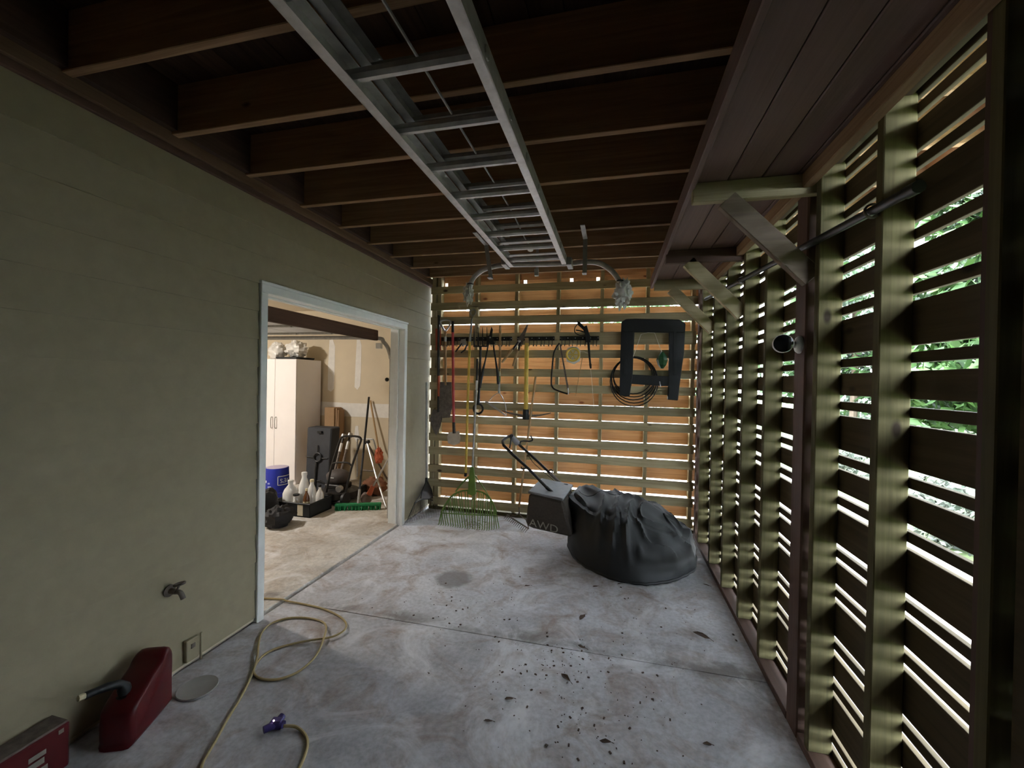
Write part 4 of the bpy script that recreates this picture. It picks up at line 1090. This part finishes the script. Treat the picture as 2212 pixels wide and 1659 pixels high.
# black tote with bottles
tx0, tx1, ty0, ty1, th_ = -3.74, -3.24, 3.97, 4.34, .155
to = thing('open_tote', 'low black open tote with a paper label holding bottles', 'tote', ((tx0 + tx1) / 2, 4.15, GF))
part(MB().box(tx0, tx1, ty0, ty1, GF, GF + .01), 'base', M['blk'], to)
part(MB().box(tx0, tx1, ty0, ty0 + .008, GF, GF + th_), 'side', M['blk'], to, bevel=.002)
part(MB().box(tx0, tx1, ty1 - .008, ty1, GF, GF + th_), 'side', M['blk'], to, bevel=.002)
part(MB().box(tx0, tx0 + .008, ty0, ty1, GF, GF + th_), 'side', M['blk'], to, bevel=.002)
part(MB().box(tx1 - .008, tx1, ty0, ty1, GF, GF + th_), 'side', M['blk'], to, bevel=.002)
part(MB().box(tx0 - .008, tx1 + .008, ty0 - .008, ty0 + .01, GF + th_ - .018, GF + th_), 'lip', M['blk'], to, bevel=.003)
part(MB().box(tx1 - .01, tx1 + .008, ty0, ty1, GF + th_ - .018, GF + th_), 'lip', M['blk'], to, bevel=.003)
part(MB().box(-3.40, -3.33, ty0 - .003, ty0, GF + .015, GF + th_ - .02), 'paper_label', M['tape'], to)
def bottle(x, y, r, h, neck, mat, capm, label, lab=None, name='bottle', z0=GF + .011):
    b = thing(name, label, 'bottle', (x, y, z0), 'bottles in the black tote')
    part(MB().lathe((x, y, z0), [(r * .92, 0), (r, .008), (r, h * .58), (r * .8, h * .70), (neck, h * .84), (neck, h * .92)], 18), 'body', mat, b, True)
    part(MB().lathe((x, y, z0 + h * .915), [(neck * 1.15, 0), (neck * 1.15, h * .075), (neck * .9, h * .085)], 14), 'cap', capm, b, True)
    if lab: part(MB().lathe((x, y, z0 + h * .15), [(r * 1.01, 0), (r * 1.01, h * .35)], 18, cap=False), 'paper_label', lab, b, True)
    return b
bottle(-3.60, 4.09, .082, .36, .026, M['white'], M['white'], 'largest white jug at the left end of the black tote')
bottle(-3.55, 4.25, .06, .42, .028, M['white'], M['white'], 'tall white jug with wide cap behind the largest jug')
bottle(-3.47, 4.03, .036, .225, .030, M['white'], M['blk'], 'short jar with tall black cap at the front of the tote')
bottle(-3.36, 4.06, .036, .285, .013, M['amber'], M['label'], 'slim amber bottle with cream label in the tote', M['label'])
bottle(-3.42, 4.22, .05, .35, .02, M['white'], M['label'], 'white bottle with cream cap behind the amber bottle')
b_ = bottle(-3.295, 4.20, .045, .30, .014, M['bag'], M['blk'], 'clear spray bottle at the right end of the tote')
part(MB().prism([(-3.30, 4.195, .375), (-3.235, 4.195, .345), (-3.235, 4.195, .33), (-3.28, 4.195, .338), (-3.33, 4.195, .345), (-3.34, 4.195, .37)], (0, .02, 0)), 'trigger_head', M['blk'], b_, bevel=.003)
# grey case leaning on the cabinet
t = thing('hard_case', 'tall grey plastic case with a black ring strap leaning by the cabinet', 'case', (-3.95, 4.95, GF))
q = [at(663, 923, 'Y', 5.05), at(716, 925, 'Y', 5.05), at(707, 1040, 'Y', 4.93), at(703, 1064, 'Y', 4.93), at(658, 1064, 'Y', 4.93)]
for p in q[3:]: p.z = GF + .002
part(MB().prism(q, (.03, .16, .01)), 'shell', M['dkgrey'], t, bevel=.014)
cring = at(686, 988, 'Y', 4.975)
part(MB().tube(arc(cring, .058, 0, 6.283, 20, (1, 0, 0), (0, .1, 1)), .011, 6), 'ring', M['blk'], t, True)
part(MB().tube([at(687, 962, 'Y', 5.0), at(686, 978, 'Y', 4.985)], .007, 6), 'strap', M['blk'], t, True)
part(MB().tube([at(684, 999, 'Y', 4.965), at(682, 1015, 'Y', 4.95), at(680, 1058, 'Y', 4.925)], .014, 6), 'strap', M['blk'], t, True)
part(MB().tube([at(661, 986, 'Y', 4.98), at(677, 988, 'Y', 4.975)], .006, 6), 'seam', M['blk'], t, True)
part(MB().tube([at(695, 990, 'Y', 4.975), at(708, 990, 'Y', 4.98)], .006, 6), 'seam', M['blk'], t, True)
part(MB().box(*(lambda p: (p.x - .04, p.x + .03, p.y - .02, p.y + .01, p.z - .018, p.z + .012))(at(692, 933, 'Y', 5.03))), 'latch', M['blk'], t, bevel=.003)
# boards / cardboard behind
a, b = at(703, 880, 'Y', 5.52), at(724, 880, 'Y', 5.52)
single(MB().box(a.x, b.x, 5.50, 5.68, GF, a.z), 'cardboard_box', M['card'], 'tall brown cardboard box against the garage wall behind the grey case', 'box', ((a.x + b.x) / 2, 5.6, GF), bevel=.004)
for i in range(2):
    xa = b.x + .006 + i * .032
    single(MB().box(xa, xa + .026, 5.52, 5.66, GF, a.z - .01 - .02 * i), 'plank', M['oldZ'], ['dark plank on edge right beside the cardboard box', 'shorter dark plank on edge furthest from the cardboard box'][i], 'plank', (xa, 5.6, GF), 'planks beside the cardboard box', bevel=.003)
# old push mower with engine
t = thing('push_mower', 'old black push mower with engine and tall folded handle in the garage', 'mower', (-3.30, 4.62, GF))
E0 = Vector((-3.36, 4.65, GF))
part(MB().lathe(E0 + Vector((0, 0, .05)), [(.22, 0), (.25, .02), (.24, .09), (.17, .12)], 20), 'deck', M['blkm'], t, True)
part(crumple((E0.x - .02, E0.y, GF + .30), .15, .13, .10, 2.0, .06, 1.2), 'engine_cover', plain('dusty_brown_black', (.075, .062, .058), .6, 0, .2, 8, .05), t, True)
part(MB().box(E0.x - .13, E0.x + .10, E0.y - .12, E0.y + .12, GF + .165, GF + .225), 'engine_block', M['blkm'], t, bevel=.012)
part(MB().lathe((E0.x + .10, E0.y - .13, GF + .19), [(.045, 0), (.048, .02), (.035, .05)], 14, (.3, -1, 0)), 'muffler', M['steel'], t, True)
part(MB().box(E0.x - .035, E0.x + .01, E0.y - .131, E0.y - .128, GF + .31, GF + .318), 'maker_plate', M['text'], t)
for wx, wy in ((-.20, -.20), (.20, -.19), (-.2, .2), (.2, .2)):
    part(MB().lathe((E0.x + wx, E0.y + wy, GF + .085), [(.05, 0), (.085, .004), (.085, .035), (.05, .04)], 16, (1, 0, 0)), 'wheel', M['blk'], t, True)
hy = 4.45
hl = [at(704, 1068, 'Y', hy), at(716, 1010, 'Y', hy), at(733, 955, 'Y', hy + .05), at(738, 945, 'Y', hy + .06), at(748, 942, 'Y', hy + .06), at(772, 943, 'Y', hy + .06), at(780, 949, 'Y', hy + .06), at(775, 965, 'Y', hy + .05), at(760, 1008, 'Y', hy), at(747, 1062, 'Y', hy)]
part(MB().tube(smooth_path(hl, 4), .013, 8), 'handle', M['blkm'], t, True)
part(MB().tube(smooth_path([at(715, 1010, 'Y', hy), at(720, 1001, 'Y', hy), at(735, 999, 'Y', hy), at(752, 1000, 'Y', hy), at(759, 1006, 'Y', hy)], 4), .010, 8), 'cross_bar', M['blkm'], t, True)
# two extension poles
for i, (xa, ya, xb, yb) in enumerate(((743, 938, 718, 1040), (757, 936, 734, 1030))):
    Yp = 5.02 + .06 * i
    t = thing('painter_pole', ['extension pole with silver sleeve nearest the grey case', 'extension pole with silver sleeve right of its twin'][i], 'pole', tuple(at(xb, yb, 'Y', Yp - .2)), 'poles leaning behind the push mower')
    A, B = at(xa, ya, 'Y', Yp), at(xb, yb, 'Y', Yp - .25)
    B.z = GF + .02 if B.z < GF + .02 else B.z
    L_ = lambda f: A.lerp(B, f)
    part(MB().lathe(L_(0) , [(.030, 0), (.034, .02), (.034, .05), (.018, .06)], 14, (B - A)), 'end_cap', M['steel'], t, True)
    part(MB().tube([L_(.06), L_(.26)], .012, 8), 'inner_tube', M['blkm'], t, True)
    part(MB().tube([L_(.20), L_(.38)], .019, 10), 'sleeve', M['white'], t, True)
    ft = L_(1) ; ft2 = L_(1) + (B - A) * .25; ft2.z = GF + .015
    part(MB().tube([L_(.37), L_(.75), ft, ft2], .017, 8), 'lower_tube', M['rust'], t, True)
# green push broom
t = thing('push_broom', 'push broom with wide green bristle head and black handle', 'broom', (-2.85, 4.27, GF))
a, b = at(722, 1104, 'Z', GF), at(822, 1102, 'Z', GF)
ax = (b - a).normalized(); ay = Vector((-ax.y, ax.x, 0))
cm = (a + b) / 2 + ay * .03
part(MB().obox(cm + Vector((0, 0, .065)), ax * ((b - a).length / 2), ay * .028, Vector((0, 0, .014))), 'head_block', M['grnb'], t, bevel=.004)
br = MB(); rb = random.Random(2)
for k in range(260):
    p = cm + ax * rb.uniform(-.5, .5) * (b - a).length + ay * rb.uniform(-.026, .026)
    br.tube([p + Vector((0, 0, .055)), p + ay * rb.uniform(-.02, .014) + ax * rb.uniform(-.01, .01) + Vector((0, 0, .002))], [.004, .0035], 4)
o = part(br, 'bristles', M['grnb'], t); o['kind'] = 'stuff'
hb0, hb1 = cm + Vector((0, 0, .075)), at(797, 858, 'Y', 4.98)
part(MB().tube([hb0, hb0.lerp(hb1, .12)], .016, 8), 'socket', M['galv'], t, True)
part(MB().tube([hb0.lerp(hb1, .1), hb0.lerp(hb1, .45)], .0125, 8), 'lower_handle', M['dkgrey'], t, True)
part(MB().tube([hb0.lerp(hb1, .45), hb1], .0135, 8), 'handle', M['blk'], t, True)
# wooden handle leaning behind
a, b = at(800, 865, 'Y', 5.66), at(816, 960, 'Y', 5.60)
single(MB().tube([a, b, at(828, 1050, 'Y', 5.45)], .014, 8), 'wooden_handle', M['handlewood'], 'plain pale wooden handle leaning on the drywall behind the broom', 'handle', tuple(b), smooth=True)
# tripod style legs
t = thing('folding_stand', 'folding stand with silver tubular legs behind the push broom', 'stand', tuple(at(800, 1040, 'Y', 4.9)))
A = at(793, 956, 'Y', 4.9)
e1 = at(813, 1030, 'Y', 4.7); e1.z = max(e1.z, .1)
g1_ = A + (e1 - A) * 2.0; g1_.z = GF + .01
part(MB().tube([A, e1, g1_], .013, 8), 'leg', M['steel'], t, True)
e2 = A + Vector((.10, .30, -.5)); e2b = A + Vector((.17, .42, 0)); e2b.z = GF + .01
part(MB().tube([A, e2, e2b], .013, 8), 'leg', M['rust'], t, True)
part(MB().tube([A + Vector((-.02, 0, .0)), A + Vector((.03, 0, .015))], .024, 8), 'joint', M['blk'], t, True)
part(MB().tube([at(785, 1016, 'Y', 5.0), at(812, 1018, 'Y', 4.95)], .010, 6), 'spreader', M['rust'], t, True)
part(MB().tube(smooth_path([at(772, 1030, 'Y', 5.2), at(772, 955, 'Y', 5.2), at(778, 949, 'Y', 5.2), at(800, 949, 'Y', 5.2), at(808, 954, 'Y', 5.2), at(818, 1000, 'Y', 5.2)], 4), .010, 6), 'back_frame', M['galv'], t, True)
# string trimmer
t = thing('string_trimmer', 'orange and grey string trimmer leaning by the door track', 'trimmer', tuple(at(785, 1092, 'Z', GF)))
A, B = at(833, 1002, 'Y', 4.60), at(806, 1050, 'Y', 4.60)
Cc = at(792, 1082, 'Y', 4.60); Cc.z = max(GF + .06, Cc.z)
part(MB().tube([A + (A - B) * .5, A, B], .011, 8), 'shaft', M['steel'], t, True)
part(MB().tube([B, B.lerp(Cc, .6)], [.024, .034], 10), 'grip', M['orange'], t, True)
part(crumple((Cc.x - .01, Cc.y, GF + .075), .065, .06, .075, 6.0, .1, 1.3), 'motor_head', plain('grey_brown_plastic', (.16, .12, .10), .6, 0, .2, 8, .05), t, True)
# orange clamp and boots behind the track
single(crumple(tuple(at(818, 985, 'Y', 4.75)), .05, .04, .10, 9.0, .5, 2.2), 'orange_clamp', M['orange'], 'rusty orange clamp hanging by the door track', 'clamp', tuple(at(818, 985, 'Y', 4.75)), smooth=True)
p = at(809, 1070, 'Y', 5.0)
single(crumple((p.x, 5.0, GF + .12), .17, .12, .12, 12.0, .25, 1.8), 'brown_sack', plain('brown_sacking', (.20, .085, .045), .9, 0, .3, 10, .2), 'dark rusty brown sack slumped behind the string trimmer', 'sack', (p.x, 5.0, GF), smooth=True)
# black bag at the left and a sack on it
p = at(592, 1140, 'Z', GF)
single(crumple((p.x + .0, p.y + .06, GF + .095), .13, .15, .105, 15.0, .35, 2.0), 'duffel_bag', M['dirtbag'], 'crumpled black duffel bag on the floor at the left of the doorway', 'bag', (p.x, p.y, GF), smooth=True)
p2 = at(560, 1130, 'Z', GF)
single(crumple((p2.x - .12, p2.y + .16, GF + .15), .15, .17, .16, 21.0, .22, 1.6), 'trash_bag', M['dirtbag'], 'larger black bag standing behind the duffel bag', 'bag', (p2.x - .1, p2.y + .16, GF), smooth=True)
# small black power tool on the floor
p = at(733, 1092, 'Z', GF)
t = thing('power_drill', 'small black power tool lying before the push mower', 'tool', (p.x, p.y, GF))
part(MB().tube([(p.x - .10, p.y - .02, GF + .035), (p.x, p.y, GF + .04), (p.x + .06, p.y + .01, GF + .04)], [.02, .032, .034], 10), 'body', M['blk'], t, True)
part(MB().tube([(p.x + .02, p.y, GF + .035), (p.x + .05, p.y - .10, GF + .022)], .02, 8), 'grip', M['dkgrey'], t, True)

# ------------------------------------------------------------------ outdoors
gr = MB()
N = 40
def gh(x, y):
    return -.10 + (.0 if y < 6 else .02 * (y - 6)) - .025 * max(0, x - 3) + .10 * (mnoise.noise(Vector((x * .25, y * .25, 0))))
vs = []; fs = []
for i in range(N + 1):
    for j in range(N + 1):
        x, y = -30 + 75 * i / N, -30 + 75 * j / N
        vs.append((x, y, min(gh(x, y), -.05) if (-9 < x < 3 and -4 < y < 8) else gh(x, y)))
for i in range(N):
    for j in range(N):
        a = i * (N + 1) + j; fs.append((a, a + N + 1, a + N + 2, a + 1))
gr.add(vs, fs)
struct(gr, 'ground', M['ground'], 'lawn and bare earth outside the slatted walls', 'ground', smooth=True)

def tree(name, label, cat, x, y, h, r, mat, n=2600, leaf=.11, base=None, group=None, trunk=.10):
    rnd = random.Random(int(x * 131 + y * 17))
    g = gh(x, y)
    t = thing(name, label, cat, (x, y, g), group)
    b0 = base if base is not None else h * .3
    if trunk:
        part(MB().tube([(x, y, g - .05), (x + .06, y + .03, g + h * .3), (x - .04, y, g + h * .75)], [trunk, trunk * .8, trunk * .35], 8), 'trunk', M['bark'], t, True)
    blobs = [(rnd.uniform(-.55, .55) * r, rnd.uniform(-.55, .55) * r, rnd.uniform(b0 + (h - b0) * .1, h - (h - b0) * .18), rnd.uniform(.35, .62) * r) for _ in range(9)]
    vv = []; ff = []
    for k in range(n):
        bx, by, bz, br = rnd.choice(blobs)
        th, u = rnd.uniform(0, 6.283), rnd.uniform(-1, 1); q = br * rnd.uniform(.55, 1.05)
        s = math.sqrt(1 - u * u)
        p = Vector((x + bx + q * s * math.cos(th), y + by + q * s * math.sin(th), max(g + .02, g + bz + q * u * .9)))
        a = Vector((rnd.uniform(-1, 1), rnd.uniform(-1, 1), rnd.uniform(-1, 1))).normalized()
        b = a.orthogonal().normalized(); l = leaf * rnd.uniform(.6, 1.3)
        i0 = len(vv); vv += [p - a * l, p + b * l * .45, p + a * l, p - b * l * .45]; ff.append((i0, i0 + 1, i0 + 2, i0 + 3))
    o = part(MB().add(vv, ff), 'foliage', mat, t)
    o['kind'] = 'stuff'
    return t
spots = [(5.2, 3.5, 8.5, 1.5, 'fol1', 'broad mid green tree seen nearest through the right slats'),
         (9.6, 8.8, 7.0, 2.0, 'fol2', 'tall pale green tree behind the nearer trees on the right'),
         (13.5, 5.2, 7.5, 2.3, 'fol1', 'dark green tree far off beyond the lawn on the right'),
         (9.2, 4.4, 6.5, 1.6, 'fol2', 'light green tree facing the middle of the right slats'),
         (5.6, 7.6, 5.5, 1.5, 'fol2', 'pale green tree near the back right corner'),
         (6.2, 13.0, 6.5, 2.2, 'fol1', 'large green tree at the back right beyond the corner'),
         (4.4, .3, 9.0, 1.6, 'fol1', 'dense dark tree added outside the near end of the right wall to shade it'),  # added out of view to block sky light at the near end
         (9.5, .2, 10.0, 2.2, 'fol2', 'tall light tree behind the dense dark tree at the near right'),
         (15.5, 13.5, 9.0, 3.2, 'fol2', 'tallest pale tree on the skyline at the right'),
         (1.5, 20.0, 7.0, 2.8, 'fol1', 'distant green tree straight behind the slatted back wall')]
for x, y, h, r, m, lb in spots:
    tree('tree', lb, 'tree', x, y, h, r, M[m], 22000 if x < 5.5 and y < 4 else 7000, .095 if x < 5.5 and y < 4 else .14, h * .07, 'trees outside the slats')  # nearest trees thickened to hold sky light off the near end
shr = [(3.9, 5.6, 'low flowering shrub nearest the right slats'), (7.9, 2.2, 'low flowering shrub in front of the light green tree'),
       (3.9, 8.6, 'low flowering shrub near the back right corner'), (7.6, 6.0, 'low flowering shrub in the middle of the lawn')]
for x, y, lb in shr:
    tree('shrub', lb, 'shrub', x, y, .75, .75, M['fol3'], 1500, .06, .1, 'shrubs on the lawn', .03)
